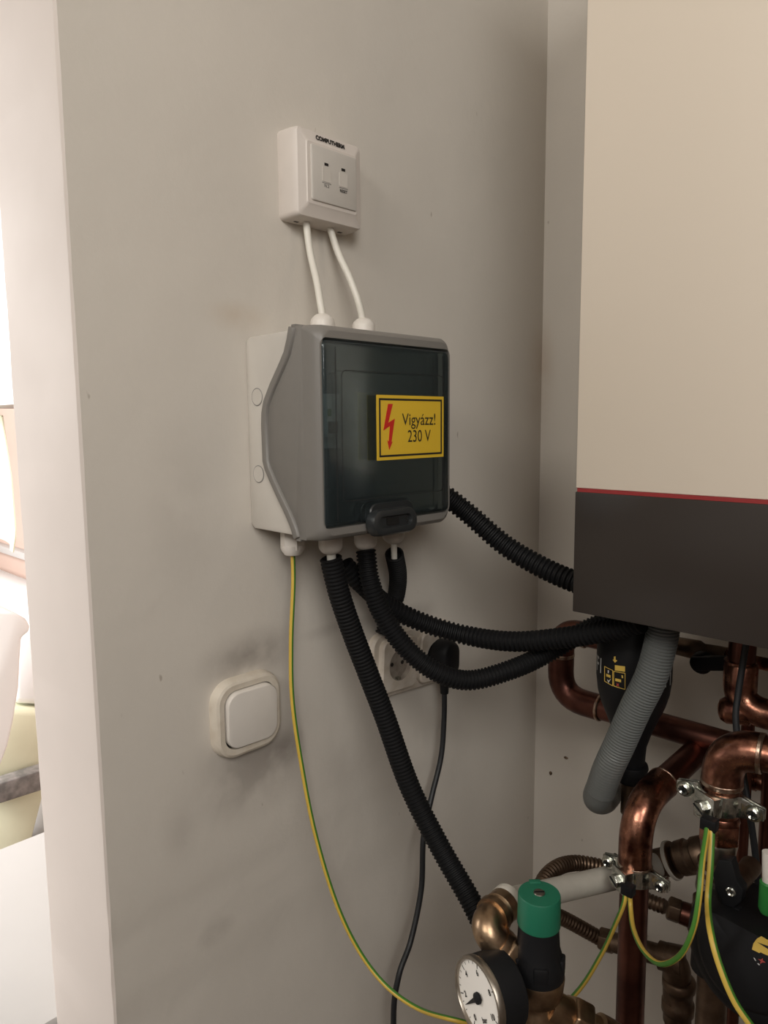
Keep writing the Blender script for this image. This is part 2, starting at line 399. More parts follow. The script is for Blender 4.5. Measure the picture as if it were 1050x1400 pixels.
# ------------------------------------------------------------------ relay module (thermostat receiver)
ty, tz = 0.5335, 1.8005
t = thing('heating_receiver', 'square white heating controller high on the wall above the grey box', 'controller', (0, ty, tz))
mb = MB(); loft(mb, (0, ty, tz), (1, 0, 0), UP, [(0.0, .0935, .0880, .005), (.0015, .0945, .0890, .006), (.014, .0935, .0880, .006), (.0205, .0920, .0870, .006), (.0255, .0890, .0860, .005), (.0272, .0865, .0840, .004), (.0300, .0700, .0640, .003), (.0312, .0680, .0600, .003), (.0312, .0640, .0560, .002)])
mb.build('housing', m_thermo, t, smooth=25)
py_, pz_ = ty + 0.0015, tz + 0.0005
pan = MB(); loft(pan, (.0305, py_, pz_), (1, 0, 0), UP, [(0, .0630, .0545, .002), (.0022, .0620, .0535, .002), (.0027, .0600, .0515, .0015)])
pn = pan.build('front_panel', m_thermo2, t, label='raised panel with two buttons')
for i, (yy, zz) in enumerate(((.523, 1.8015), (.5465, 1.8015))):
    mb = MB(); loft(mb, (.0330, yy, zz), (1, 0, 0), UP, [(0, .0120, .0145, .001), (.0006, .0116, .0141, .001)]); mb.build('button', m_btn, t)
    mb = MB(); box(mb, (.0331, yy - .0025, 1.8105), (.0337, yy + .0025, 1.8130)); mb.build('indicator', m_ink, t)
    mb = MB(); box(mb, (.0331, yy - .0062, 1.7930), (.0335, yy + .0062, 1.7934)); mb.build('line', m_inner, t)
text_mb('RUN' if False else 'N.2', .0045, (.0332, .523, 1.7905), (1, 0, 0), UP, 1, .0003).build('marking', m_ink, t)
text_mb('RESET', .0040, (.0332, .5465, 1.7900), (1, 0, 0), UP, 1, .0003, extra=.0001).build('marking', m_ink, t)
text_mb('COMPUTHERM', .0062, (.0292, .5325, 1.8365), (1, 0, .17), UP, 0.95, .0004, extra=.00035).build('lettering', m_ink, t)
for yy in (.502, .563):
    mb = MB(); box(mb, (.006, yy - .003, 1.7562), (.010, yy + .003, 1.7574)); mb.build('vent_slot', m_ink, t)

# ------------------------------------------------------------------ distribution box
BY0, BY1, BZ0, BZ1, BX = .437, .627, 1.4385, 1.6385, .114
byc = (BY0 + BY1) / 2; bzc = (BZ0 + BZ1) / 2
t = thing('distribution_box', 'grey plastic electrical box with smoked door and yellow warning sticker', 'fuse box', (0, byc, bzc))
rim = [(.077, BZ1), (.074, 1.628), (.069, 1.616), (.059, 1.603), (.046, 1.587), (.035, 1.571), (.0315, 1.560), (.0305, 1.548),
       (.0310, 1.512), (.0345, 1.503), (.044, 1.489), (.055, 1.474), (.065, 1.461), (.0715, 1.451), (.074, 1.446), (.077, BZ0)]
def profile_block(mb, prof, y0, y1):
    # (x, z) outline extruded along y
    N = len(prof); vs = [(x, y, z) for y in (y0, y1) for (x, z) in prof]
    mb.add(vs, [tuple(range(N)), tuple(range(N, 2 * N))[::-1]] + [(i, (i + 1) % N, N + (i + 1) % N, N + i) for i in range(N)])
mb = MB(); g = .0025
profile_block(mb, [(0, BZ1 - .008), (.006, BZ1 - g - .001)] + [(x, min(max(z, BZ0 + g), BZ1 - g)) for x, z in rim] + [(.006, BZ0 + g + .001), (0, BZ0 + .008)], BY0 + g, BY1 - g)
mb.build('base', m_base, t, label='light grey back box', bevel=.002, smooth=40)
def knock(yc, zc, x, r, nm='knockout'):
    mb = MB(); lathe(mb, (x, yc, zc), (0, -1, 0), [(0, r), (.0006, r), (.0006, r - .0006), (.00015, r - .0007), (.00015, 0.0001)], 28, cap0=False); return mb
for zz in (1.5755, 1.4985):
    xk = at(349, 543, y=BY0)[0] if zz > 1.55 else at(351, 646, y=BY0)[0]
    mb = MB(); lathe(mb, (xk, BY0 + g - .0002, zz), (0, -1, 0), [(0, .0082), (.0005, .0080)], 28); rk = mb.build('knockout', m_base, t)
    mb = MB(); lathe(mb, (xk, BY0 + g - .0002, zz), (0, -1, 0), [(0, .0089), (.00025, .0089), (.00025, .0082), (0, .0082)], 28, cap0=False, cap1=False); mb.build('knockout_ring', m_greymet, rk)
# lid: bulged sides following the rim, hollow behind the door
mb = MB()
def side(y0, y1):
    profile_block(mb, rim + [(.092, BZ0), (.092, BZ1)], y0, y1)
side(BY0, BY0 + .008); side(BY1 - .008, BY1)
box(mb, (.074, BY0 + .008, BZ1 - .006), (.092, BY1 - .008, BZ1)); box(mb, (.074, BY0 + .008, BZ0), (.092, BY1 - .008, BZ0 + .006))
mb.build('lid_side', m_lid, t, bevel=.0012)
mb = MB(); W_, H_ = .190, .200
loft(mb, (0, byc, bzc), (1, 0, 0), UP, [(.0915, W_, H_, .004), (.100, W_, H_, .008), (.107, W_ - .001, H_ - .001, .011), (.1115, W_ - .005, H_ - .005, .012), (.114, W_ - .011, H_ - .011, .011),
     (.1142, .1840, .1755, .007), (.112, .1828, .1743, .006), (.0915, .1800, .1715, .006)], closed=True, k=6)
mb.build('lid_frame', m_lid, t, smooth=30)
# raised flange band along the rim on both sides
for yy, sgn in ((BY0, -1), (BY1, 1)):
    pts = [Vector((x, 0, z)) for x, z in rim]; inner = []
    for i, p in enumerate(pts):
        a = pts[max(0, i - 1)]; b = pts[min(len(pts) - 1, i + 1)]; d = (b - a).normalized(); nrm = Vector((-d.z, 0, d.x))
        if nrm.x < 0: nrm = -nrm
        inner.append(p + nrm * .0075)
    mb = MB(); N = len(pts); vs = []; ya = yy - sgn * .001; yb = yy + sgn * .0028
    for p, q in zip(pts, inner):
        zc = lambda z: min(max(z, BZ0 - .0015), BZ1 + .0015)
        vs += [(p.x - .0012, ya, zc(p.z)), (p.x - .0012, yb, zc(p.z)), (q.x - .002, yb, zc(q.z)), (q.x, ya, zc(q.z))]
    fs = [(i * 4 + j, i * 4 + (j + 1) % 4, i * 4 + 4 + (j + 1) % 4, i * 4 + 4 + j) for i in range(N - 1) for j in range(4)] + [(0, 1, 2, 3), tuple((N - 1) * 4 + j for j in range(4))]
    mb.add(vs, fs); mb.build('lid_rim', m_lid, t, bevel=.0008)
for a, b in ((BZ1 - .001, BZ1 + .0018), (BZ0 - .0018, BZ0 + .001)):
    mb = MB(); box(mb, (.0765, BY0, a), (.083, BY1, b)); mb.build('lid_rim', m_lid, t, bevel=.0008)
# inner cover behind the door
mb = MB(); box(mb, (.074, BY0 + .008, BZ0 + .006), (.078, BY1 - .008, BZ1 - .006)); mb.build('inner_cover', m_inner, t)
mb = MB(); loft(mb, (.078, byc + .006, bzc + .002), (1, 0, 0), UP, [(0, .146, .124, .006), (.010, .144, .122, .006), (.010, .136, .114, .005), (.003, .134, .112, .004)], cap0=False, cap1=False)
mb.build('inner_frame', m_inner, t)
mb = MB(); box(mb, (.0975, byc - .050, 1.530), (.100, byc + .065, 1.572)); 
br0 = .455
for k in range(3):
    y0 = br0 + .0015 + k * .0182
    mb = MB(); box(mb, (.078, y0, 1.525), (.092, y0 + .0175, 1.577)); box(mb, (.092, y0, 1.536), (.099, y0 + .0175, 1.566)); o = mb.build('circuit_breaker', m_breaker, t, bevel=.0006)
    mb = MB(); box(mb, (.099, y0 + .0045, 1.5395), (.1035, y0 + .013, 1.5505)); mb.build('toggle', m_black, o)
    mb = MB(); box(mb, (.099, y0 + .004, 1.5555), (.0994, y0 + .0085, 1.5625)); mb.build('marking', m_wg if k != 1 else m_ink, o)
mb = MB(); box(mb, (.0782, .497, 1.6035), (.0790, .512, 1.6050)); mb.build('slot', m_ink, t)
# smoked door
dzc = 1.5382; dyc = .5310
mb = MB(); loft(mb, (0, dyc, dzc), (1, 0, 0), UP, [(.110, .1800, .1720, .006), (.1140, .1800, .1720, .006), (.1158, .1775, .1695, .006), (.1165, .1740, .166, .006)])
dr = mb.build('door', m_glass, t, label='smoked blue-grey transparent door', smooth=60)
for yy in (dyc - .0755, dyc + .0780):
    mb = MB(); box(mb, (.1164, yy - .0005, dzc - .080), (.1167, yy + .0005, dzc + .080)); mb.build('fold', m_dark, dr)
mb = MB(); loft(mb, (0, .5365, 1.5365), (1, 0, 0), UP, [(.1164, .1480, .1230, .006), (.1167, .1480, .1230, .006), (.1167, .1466, .1216, .0055), (.1164, .1466, .1216, .0055)], closed=True); mb.build('moulded_outline', m_dark, dr)
# latch
lc = at(536, 709, x=.121); L_ = MB()
ln_, lu = (1, 0, 0.10), (0, 0.0, 1)
loft(L_, (.1150, lc.y + .004, lc.z + .002), (1, 0, 0), UP, [(-.003, .0660, .032, .008), (.0030, .062, .028, .010)])
la = L_.build('latch', m_dark, t, label='black oval door latch', smooth=40)
mb = MB(); loft(mb, (.1165, lc.y, lc.z - .003), (1, 0, 0.12), UP, [(0, .0650, .0265, .013), (.0070, .0650, .0265, .013), (.0105, .0620, .0235, .0115), (.0112, .0570, .0190, .0092), (.0108, .0470, .0115, .0055), (.0072, .0450, .0098, .0048)], k=8)
mb.build('latch_handle', m_dark, la, smooth=40)
mb = MB(); loft(mb, (.1165, lc.y, lc.z - .003), (1, 0, 0.12), UP, [(.0070, .0180, .0080, .002, -.002, 0), (.0079, .0180, .0078, .002, -.002, 0)]); mb.build('recess', m_latchred, la)
text_mb('S', .009, (.1256, lc.y + .0165, lc.z - .0025), (1, 0, 0.12), UP, 1, .0004).build('marking', m_ink, la)
# warning sticker
sy, sz = .5592, 1.5440; SW, SH = .1020, .0640; sx_ = .1165
mb = MB(); box(mb, (sx_, sy - SW / 2, sz - SH / 2), (sx_ + .0005, sy + SW / 2, sz + SH / 2))
st = mb.build('warning_sticker', m_yel, t, label='yellow warning sticker reading Vigyázz! 230 V')
mb = MB(); e = .0032; bt = .0019
loft(mb, (sx_ + .0005, sy, sz), (1, 0, 0), UP, [(0.0, SW - 2 * e, SH - 2 * e, .0001), (.0003, SW - 2 * e, SH - 2 * e, .0001), (.0003, SW - 2 * e - 2 * bt, SH - 2 * e - 2 * bt, .0001), (0.0, SW - 2 * e - 2 * bt, SH - 2 * e - 2 * bt, .0001)], closed=True, k=1)
mb.build('border', m_ink, st)
def sp(px, py):      # crop px (1050 crop of 500..620) -> offsets on the sticker
    p = at(500 + px * 120 / 1050, 520 + py * 120 / 1050, x=sx_); return (p.y - sy, p.z - sz)
bolt = [sp(*q) for q in ((262, 282), (318, 282), (264, 508), (342, 458), (302, 738), (316, 732), (276, 832), (253, 715), (270, 735), (284, 545), (206, 600))]
mb = MB(); prism(mb, bolt, (sx_ + .0005, sy, sz), (1, 0, 0), UP, 0, .0003); mb.build('lightning_symbol', m_red, st)
def fit_text(txt, q0, q1, size):
    a, b = sp(*q0), sp(*q1)
    mb = text_mb(txt, size, (0, 0, 0), (1, 0, 0), UP, 1, 0)
    ys = [v.y for v in mb.v]; wd = max(ys) - min(ys); s = (b[0] - a[0]) / wd; mid = (max(ys) + min(ys)) / 2
    z0 = min(v.z for v in mb.v); z1 = max(v.z for v in mb.v); s2 = (a[1] - b[1]) / (z1 - z0)
    for v in mb.v:
        v.y = (v.y - mid) * s + sy + (a[0] + b[0]) / 2; v.z = (v.z - z1) * s2 + sz + a[1]; v.x = sx_ + .0008
    return mb
fit_text('Vigyázz!', (428, 395), (826, 575), .02).build('lettering', m_ink, st)
fit_text('230 V', (497, 595), (770, 728), .02).build('lettering', m_ink, st)
# cable glands: two on top, four below
def gland(c, z0, tip, hexed=False):
    d = 1 if tip > z0 else -1; h = abs(tip - z0); mb = MB()
    if hexed: lathe(mb, (c[0], c[1], z0), (0, 0, d), [(0, .0125), (h - .009, .0125)], 6, phase=.3); lathe(mb, (c[0], c[1], tip - d * .013), (0, 0, d), [(0, .0118), (.005, .0118), (.010, .0085), (.011, .0045)], 24)
    else: lathe(mb, (c[0], c[1], z0), (0, 0, d), [(0, .0125), (h - .0085, .0125), (h - .006, .0118), (h - .0035, .0102), (h - .0015, .0078), (h - .0003, .0055), (h, .0040)], 28)
    mb.build('cable_gland', m_white, t, smooth=40)
gt = [at(441, 440, x=.045), at(497, 444, x=.045)]
for c, py in zip(gt, (429, 435)): gland(c, BZ1 - g, at(441 if py == 429 else 497, py, x=.045).z)
gb = [at(452, 752, x=.060), at(500, 746, x=.060), at(538, 738, x=.060)]
for c, (px, py) in zip(gb, ((452, 758), (500, 752), (538, 743))): gland(c, BZ0 + g, at(px, py, x=.060).z)
gl0 = at(400, 746, x=.034); gland(gl0, BZ0 + g, at(400, 762, x=.034).z, True)

# two white cables between controller and box
for i, (px, e_) in enumerate(((((418, 308), (424, 345), (433, 385), (438, 415), (441, 434)), gt[0]), (((450, 316), (462, 345), (478, 380), (489, 410), (495, 434)), gt[1]))):
    xs = [.012, .020, .034, .043, .045]
    pts = [at(q[0], q[1], x=xs[k]) for k, q in enumerate(px)]
    pts[0].z += .006
    pts.append(Vector((e_.x, e_.y, BZ1 + .002)))
    mb = MB(); tube(mb, pts, .0037, .005, 14)
    o = mb.build('cable', m_cable); o['category'] = 'cable'; o['group'] = 'white cables above the grey box'
    o['label'] = 'white cable from controller down to grey box, ' + ('left of the two' if i == 0 else 'right of the two')

# ------------------------------------------------------------------ black corrugated conduits
GRP = 'black corrugated conduits'
def conduit(pts, r, label, pitch=.0042, dp=.0016, name='corrugated_conduit'):
    mb = MB(); corr(mb, pts, r, pitch, dp, 20); o = mb.build(name, m_conduit, smooth=30); o['label'] = label; o['category'] = 'conduit'; o['group'] = GRP; return o
A_ = lambda px, py, x: at(px, py, x=x)
Y_ = lambda px, py, y: at(px, py, y=y)
conduit([A_(452, 762, .060), A_(464, 812, .062), A_(482, 865, .066), A_(505, 925, .074), A_(528, 985, .085), A_(560, 1075, .105), A_(600, 1155, .14), A_(640, 1225, .18), A_(662, 1268, .205)], .0118, 'black corrugated conduit dropping from the box to the brass elbow', .0042, .0012)
conduit([A_(500, 752, .060), A_(506, 795, .068), A_(524, 842, .076), Y_(556, 887, .575), Y_(596, 918, .595), Y_(642, 930, .625), Y_(700, 915, .665), Y_(750, 892, .705), Y_(800, 862, .725), Y_(842, 845, .74)], .0112, 'black corrugated conduit sagging lowest, across the plug, to the boiler')
conduit([A_(539, 757, .060), A_(544, 785, .042), A_(542, 812, .019), A_(533, 842, .013), A_(524, 868, .012)], .0108, 'short black corrugated conduit behind, running down to the socket')
conduit([A_(470, 772, .034), A_(495, 798, .040), A_(530, 828, .046), Y_(575, 850, .628), Y_(635, 868, .660), Y_(700, 877, .672), Y_(770, 872, .682), Y_(830, 862, .684), Y_(876, 850, .680)], .0116, 'thick black corrugated conduit crossing above the sockets to the boiler', .0056, .0022)
conduit([Vector((.045, .6280, 1.4860)), Y_(600, 672, .650), Y_(640, 702, .672), Y_(690, 745, .690), Y_(740, 775, .700), Y_(790, 797, .705), Y_(850, 818, .710)], .0125, 'black corrugated conduit from the right side of the box behind the boiler', .0058, .0023)
# inner cables showing in the open conduit ends
for i, (c, px, py, dx) in enumerate(((gb[0], 454, 776, 0), (gb[1], 500, 768, 0), (gb[2], 539, 764, 0))):
    e = at(px, py, x=.060); mb = MB(); tube(mb, [Vector((c.x, c.y, BZ0 - .012)), (Vector((c.x, c.y, BZ0 - .012)) + e) / 2, e], (.0048, .0042, .0036)[i], .004, 14)
    o = mb.build('cable', m_cable); o['category'] = 'cable'; o['group'] = 'white cables in the conduit ends'
    o['label'] = 'white cable end entering ' + ('the long downward conduit, leftmost of three', 'the lowest sagging conduit, middle of three', 'the short rear conduit, rightmost of three')[i]

# ------------------------------------------------------------------ light switch
swy, swz = .4230, 1.2480
t = thing('light_switch', 'old white square light switch with grimy edges', 'switch', (0, swy, swz))
mb = MB(); loft(mb, (0, swy, swz), (1, 0, 0), UP, [(0, .083, .0830, .024), (.006, .083, .0830, .024), (.0110, .0795, .0795, .022), (.0125, .0740, .0740, .019), (.0122, .0630, .0630, .015), (.006, .0625, .0625, .015)], k=8)
mb.build('frame', m_swf, t, smooth=30)
mb = MB(); loft(mb, (.006, swy, swz), (1, 0, 0.0), UP, [(0, .0624, .0624, .0148), (.0005, .0624, .0624, .0148)], k=8); mb.build('gap', m_ink, t)
mb = MB(); loft(mb, (.0065, swy + .0010, swz + .0004), (1, -.055, -.045), UP, [(0, .0600, .0602, .0140), (.0090, .0600, .0602, .0140), (.0108, .0580, .0582, .0130), (.0112, .0550, .055, .0115)], k=8); mb.build('rocker', m_white, t, smooth=30)

# ------------------------------------------------------------------ double wall socket and plug
s1 = (.6480, 1.2470); s2 = (.7190, 1.2415); fy = .6835; fz = 1.2440
t = thing('double_socket', 'grimy white double wall socket, half hidden behind the conduits', 'socket', (0, fy, fz))
tilt = (0, -(-0.070), 1)
upv = (0, .06, 1)
mb = MB(); loft(mb, (0, fy, fz), (1, 0, 0), upv, [(0, .156, .0830, .016), (.006, .156, .083, .016), (.009, .152, .079, .015), (.0095, .148, .075, .014)], k=6); mb.build('frame', m_sock, t)
for q in (s1, s2):
    mb = MB(); loft(mb, (.0075, q[0], q[1]), (1, 0, 0), upv, [(0, .0650, .0680, .011), (.0075, .0640, .0670, .0105), (.0095, .0610, .0640, .0095)], cap0=False, cap1=False, k=8)
    # hollow round recess
    N = 36; u, v, n = frame_of((1, 0, 0), upv)
    outer = [p for p in rrect(.0610, .0640, .0095, 8)]
    o0 = Vector((.017, q[0], q[1]))
    vs = [o0 + u * a + v * b for a, b in outer]; cc = []
    for i in range(N):
        th = math.radians(5 + 10 * i); cc.append((math.cos(th) * .0205, math.sin(th) * .0205))
    vs += [o0 + u * a + v * b for a, b in cc]
    fs = [(i, (i + 1) % N, N + (i + 1) % N, N + i) for i in range(N)]
    mb.add(vs, fs); ins = mb.build('socket_insert', m_sock, t, smooth=30)
    mb = MB(); vs = [o0 + u * a + v * b for a, b in cc] + [o0 + u * a * .96 + v * b * .96 - n * .0066 for a, b in cc]
    mb.add(vs, [(i, (i + 1) % N, N + (i + 1) % N, N + i) for i in range(N)] + [tuple(range(N, 2 * N))]); mb.build('recess', m_sockshade, ins, smooth=30, label='grimy round recess with its shade in the colour')
    for s in (-1, 1):
        mb = MB(); lathe(mb, Vector((.0105, q[0], q[1])) + u * .0095 * s, (1, 0, 0), [(0, .0026), (.0006, .0026)], 12); mb.build('pin_hole', m_ink, ins)
        mb = MB(); c = Vector((.0125, q[0], q[1])) + v * (.0185 * s); obox(mb, c, (1, 0, 0), upv, .005, .003, .006); mb.build('earth_clip', m_zinc, ins)
pc = at(600, 905, x=.035)
t = thing('power_plug', 'black plug with black cord in the right-hand socket', 'plug', (.02, s2[0], s2[1]))
mb = MB(); loft(mb, (.006, s2[0], s2[1]), (1, 0, 0), (0, .02, 1), [(0, .037, .037, .018), (.012, .037, .037, .018), (.015, .0385, .046, .0185, 0, .001), (.030, .0360, .050, .0175, 0, 0), (.036, .031, .046, .015, 0, -.001), (.038, .025, .040, .012, 0, -.001)], k=8)
mb.build('plug_body', m_black, t, smooth=50)
ce = at(607, 940, x=.030)
mb = MB(); lathe(mb, (ce.x, ce.y + .001, ce.z + .022), (0, 0, -1), [(0, .0085), (.016, .0070), (.020, .0058), (.030, .0054)], 18, sx=1); mb.build('strain_relief', m_black, t)
mb = MB(); cp = [Vector((ce.x, ce.y + .001, ce.z - .005)), A_(607, 985, .030), A_(603, 1035, .032), A_(590, 1090, .036), A_(579, 1145, .045), A_(576, 1215, .05), A_(562, 1285, .055), A_(545, 1335, .06), A_(538, 1400, .06), A_(545, 1560, .06)]
cp.append(Vector((cp[-1].x, cp[-1].y + .05, .45))); 
tube(mb, cp, .0036, .006, 12); mb.build('cord', m_rubber, t)

# ------------------------------------------------------------------ boiler
BFY = .64; tl = at(787, 672, y=BFY); bl = at(785, 836, y=BFY); blx = tl.x
t = thing('gas_boiler', 'white wall-hung gas boiler with dark lower panel and thin red line', 'boiler', (blx + .22, BFY + .17, 1.36))
zt, zb = tl.z, bl.z
mb = MB(); box(mb, (blx, BFY + .020, zb + .035), (blx + .44, YW1 - .002, 2.18)); mb.build('casing', m_steel, t, bevel=.003)
mb = MB(); box(mb, (blx, BFY, zt + .0035), (blx + .44, BFY + .020, 2.18)); mb.build('front_cover', m_boil, t, bevel=.0012, label='white front cover')
mb = MB(); box(mb, (blx, BFY - .0010, zb), (blx + .44, BFY + .020, zt)); mb.build('control_panel', m_bdark, t, bevel=.0010, label='dark brown glossy lower panel')
mb = MB(); box(mb, (blx + .002, BFY - .0005, zt), (blx + .438, BFY + .018, zt + .0035)); mb.build('trim_strip', m_bred, t, label='thin red line')

# ------------------------------------------------------------------ pipes behind, from the left
def rp(px, py, wpx, y):      # radius that shows wpx wide at that spot
    p = at(px, py, y=y); c = p - CAM; zc = c.dot(Vector((ROW[0][2], ROW[1][2], ROW[2][2]))); return wpx * zc / F / 2
def ring(mb, c, ax, r, w_=.004, mi=0, bead=.0012):
    lathe(mb, Vector(c) - Vector(ax).normalized() * w_ / 2, ax, [(0, r), (w_ * .25, r + bead), (w_ * .75, r + bead), (w_, r)], 24, mi, cap0=False, cap1=False)
PY = .83
r3 = rp(768, 900, 31, PY)
top = Y_(768, 861, PY); low = Y_(770, 953, PY); zl = low.z
t = thing('copper_pipe', 'dark copper pipe looping left of the black filter under the boiler', 'pipe', top)
mb = MB()
polysweep(mb, elbow_path((top.x + .14, PY, top.z), (top.x, PY, top.z), (top.x, PY, top.z - .05), .026) + elbow_path((top.x, PY, zl + .05), (top.x, PY, zl), (top.x + .40, PY, zl), .036)[1:], r3)
mb.build('pipe_run', m_copd, t, smooth=60)
for nm, p0, c_, p1, rr in (('elbow_fitting', (top.x + .034, PY, top.z), (top.x, PY, top.z), (top.x, PY, top.z - .034), .026), ('elbow_fitting', (top.x, PY, zl + .058), (top.x, PY, zl), (top.x + .058, PY, zl), .036)):
    mb = MB(); polysweep(mb, elbow_path(p0, c_, p1, rr), r3 + .0018); e = mb.build(nm, m_copd, t, smooth=60)
    for q, a in ((p0, Vector(p0) - Vector(c_)), (p1, Vector(p1) - Vector(c_))):
        mb = MB(); ring(mb, q, a, r3 + .0012, .005); mb.build('solder_ring', m_solder, e)

# pipe 1: the vertical copper pipe carrying the lower clamp
P1Y = .68; c1 = Y_(870, 1118, P1Y); r1 = rp(868, 1250, 38, P1Y); b1 = Y_(866, 1400, P1Y)
end1 = Y_(950, 1030, .82)
t = thing('copper_pipe', 'vertical copper pipe with elbow, carrying the lower earthing clamp', 'pipe', (c1.x, P1Y, 0))
mb = MB(); cz = c1.z + .012
polysweep(mb, elbow_path((c1.x + .004, P1Y, 0.0), (c1.x, P1Y, cz), end1, .040, 12), r1); mb.build('pipe_run', m_copd, t, smooth=60)
dd = (end1 - Vector((c1.x, P1Y, cz))).normalized()
mb = MB(); q0 = (c1.x, P1Y, cz - .062); q1 = Vector((c1.x, P1Y, cz)) + dd * .058
polysweep(mb, elbow_path(q0, (c1.x, P1Y, cz), q1, .042, 12), r1 + .0022); e = mb.build('elbow_fitting', m_copper, t, smooth=60)
mb = MB(); ring(mb, q0, (0, 0, 1), r1 + .0014, .005); mb.build('solder_ring', m_solder, e); mb = MB(); ring(mb, q1, dd, r1 + .0014, .004); mb.build('solder_ring', m_solder, e)

# pipe 2: the vertical run with elbow, upper clamp, union, ball valve and pump
P2Y = .66; c2 = Y_(990, 1012, P2Y); r2 = rp(990, 1090, 46, P2Y)
clz2 = Y_(985, 1095, P2Y).z
t = thing('copper_pipe', 'bright copper elbow pipe at right carrying the upper earthing clamp', 'pipe', (c2.x, P2Y, c2.z - .1))
ez = c2.z - .004; zu = Y_(990, 1122, P2Y).z
mb = MB(); polysweep(mb, elbow_path((c2.x, P2Y, zu), (c2.x, P2Y, ez), (c2.x + .25, P2Y + .03, ez), .034, 12), r2); mb.build('pipe_run', m_copper, t, smooth=60)
mb = MB(); q0 = (c2.x, P2Y, Y_(990, 1070, P2Y).z); q1 = (c2.x + .030, P2Y + .004, ez)
polysweep(mb, elbow_path(q0, (c2.x, P2Y, ez), q1, .030, 12), r2 + .0024); e = mb.build('elbow_fitting', m_copper, t, smooth=60)
mb = MB(); ring(mb, q0, (0, 0, 1), r2 + .0016, .006); mb.build('solder_ring', m_solder, e); mb = MB(); ring(mb, q1, (1, .1, 0), r2 + .0016, .005); mb.build('solder_ring', m_solder, e)
# second elbow on the horizontal run, seen as the dark sleeve at the frame edge
mb = MB(); lathe(mb, (c2.x + .040, P2Y + .005, ez), (1, .12, 0), [(0, r2 + .002), (.05, r2 + .003)], 24); mb.build('sleeve_fitting', m_copd, t, smooth=60)

zA = Y_(990, 1150, P2Y).z; zB = Y_(988, 1178, P2Y).z; zC = Y_(985, 1235, P2Y).z; zD = Y_(980, 1272, P2Y).z
t = thing('ball_valve', 'brass ball valve with black lever below the upper clamp', 'valve', (c2.x, P2Y, zA))
vx = c2.x
mb = MB(); lathe(mb, (vx, P2Y, zu + .006), (0, 0, -1), [(0, r2 + .0005), (.006, r2 + .002)], 24); lathe(mb, (vx, P2Y, zu), (0, 0, -1), [(0, r2 + .0035), (zu - zA - .001, r2 + .0035)], 6, phase=.25); mb.build('union_nut', m_copper, t, bevel=.001)
mb = MB(); lathe(mb, (vx, P2Y, zA), (0, 0, -1), [(0, r2), (.003, r2 + .001), (zA - zB, r2 - .002), (zA - zB + .006, r2 + .001), (zA - zC - .012, r2 + .003), (zA - zC, r2 - .001)], 24)
mb.build('valve_body', m_nickel, t)
mb = MB()
for k in range(4): lathe(mb, (vx, P2Y, zB - k * .0085), (0, 0, -1), [(0, r2), (.002, r2 + .0022), (.005, r2 + .0022), (.007, r2)], 24)
mb.build('ribbed_collar', m_brassd, t)
mb = MB(); lathe(mb, (vx, P2Y, zC), (0, 0, -1), [(0, r2 + .004), (.002, r2 + .0065), (zC - zD, r2 + .0065), (zC - zD + .002, r2 + .004)], 6, phase=.05); mb.build('lower_nut', m_brassd, t, bevel=.0012)
ls = at(1000, 1219, y=P2Y - .045)
mb = MB(); lv = [at(q[0], q[1], y=P2Y - .040) for q in ((985, 1172), (1003, 1174), (1010, 1200), (1019, 1214), (1016, 1230), (1005, 1238), (992, 1235), (980, 1212), (977, 1192))]
u, v, n = frame_of((0, -1, 0), UP)
prism(mb, [((p - ls).dot(u), (p - ls).dot(v)) for p in lv], ls, (0, -1, 0), UP, -.012, 0); lvo = mb.build('lever', m_black, t, bevel=.0015, label='black lever')
mb = MB(); lathe(mb, ls, (0, -1, 0), [(-.002, .0042), (.0015, .0042), (.0022, .003), (.0012, .0018)], 16); mb.build('screw', m_zinc, lvo)
mb = MB(); lathe(mb, ls + Vector((0, .05, 0)), (0, -1, 0), [(0, .009), (.044, .008)], 16); mb.build('valve_stem', m_brassd, t)
mb = MB(); q = [at(a, b, y=P2Y - .038) for a, b in ((1000, 1236), (1004, 1276))]; obox(mb, (q[0] + q[1]) / 2, (0, -1, 0), UP, .012, (q[0] - q[1]).length, .008); mb.build('lever_tail', m_black, t, bevel=.001)

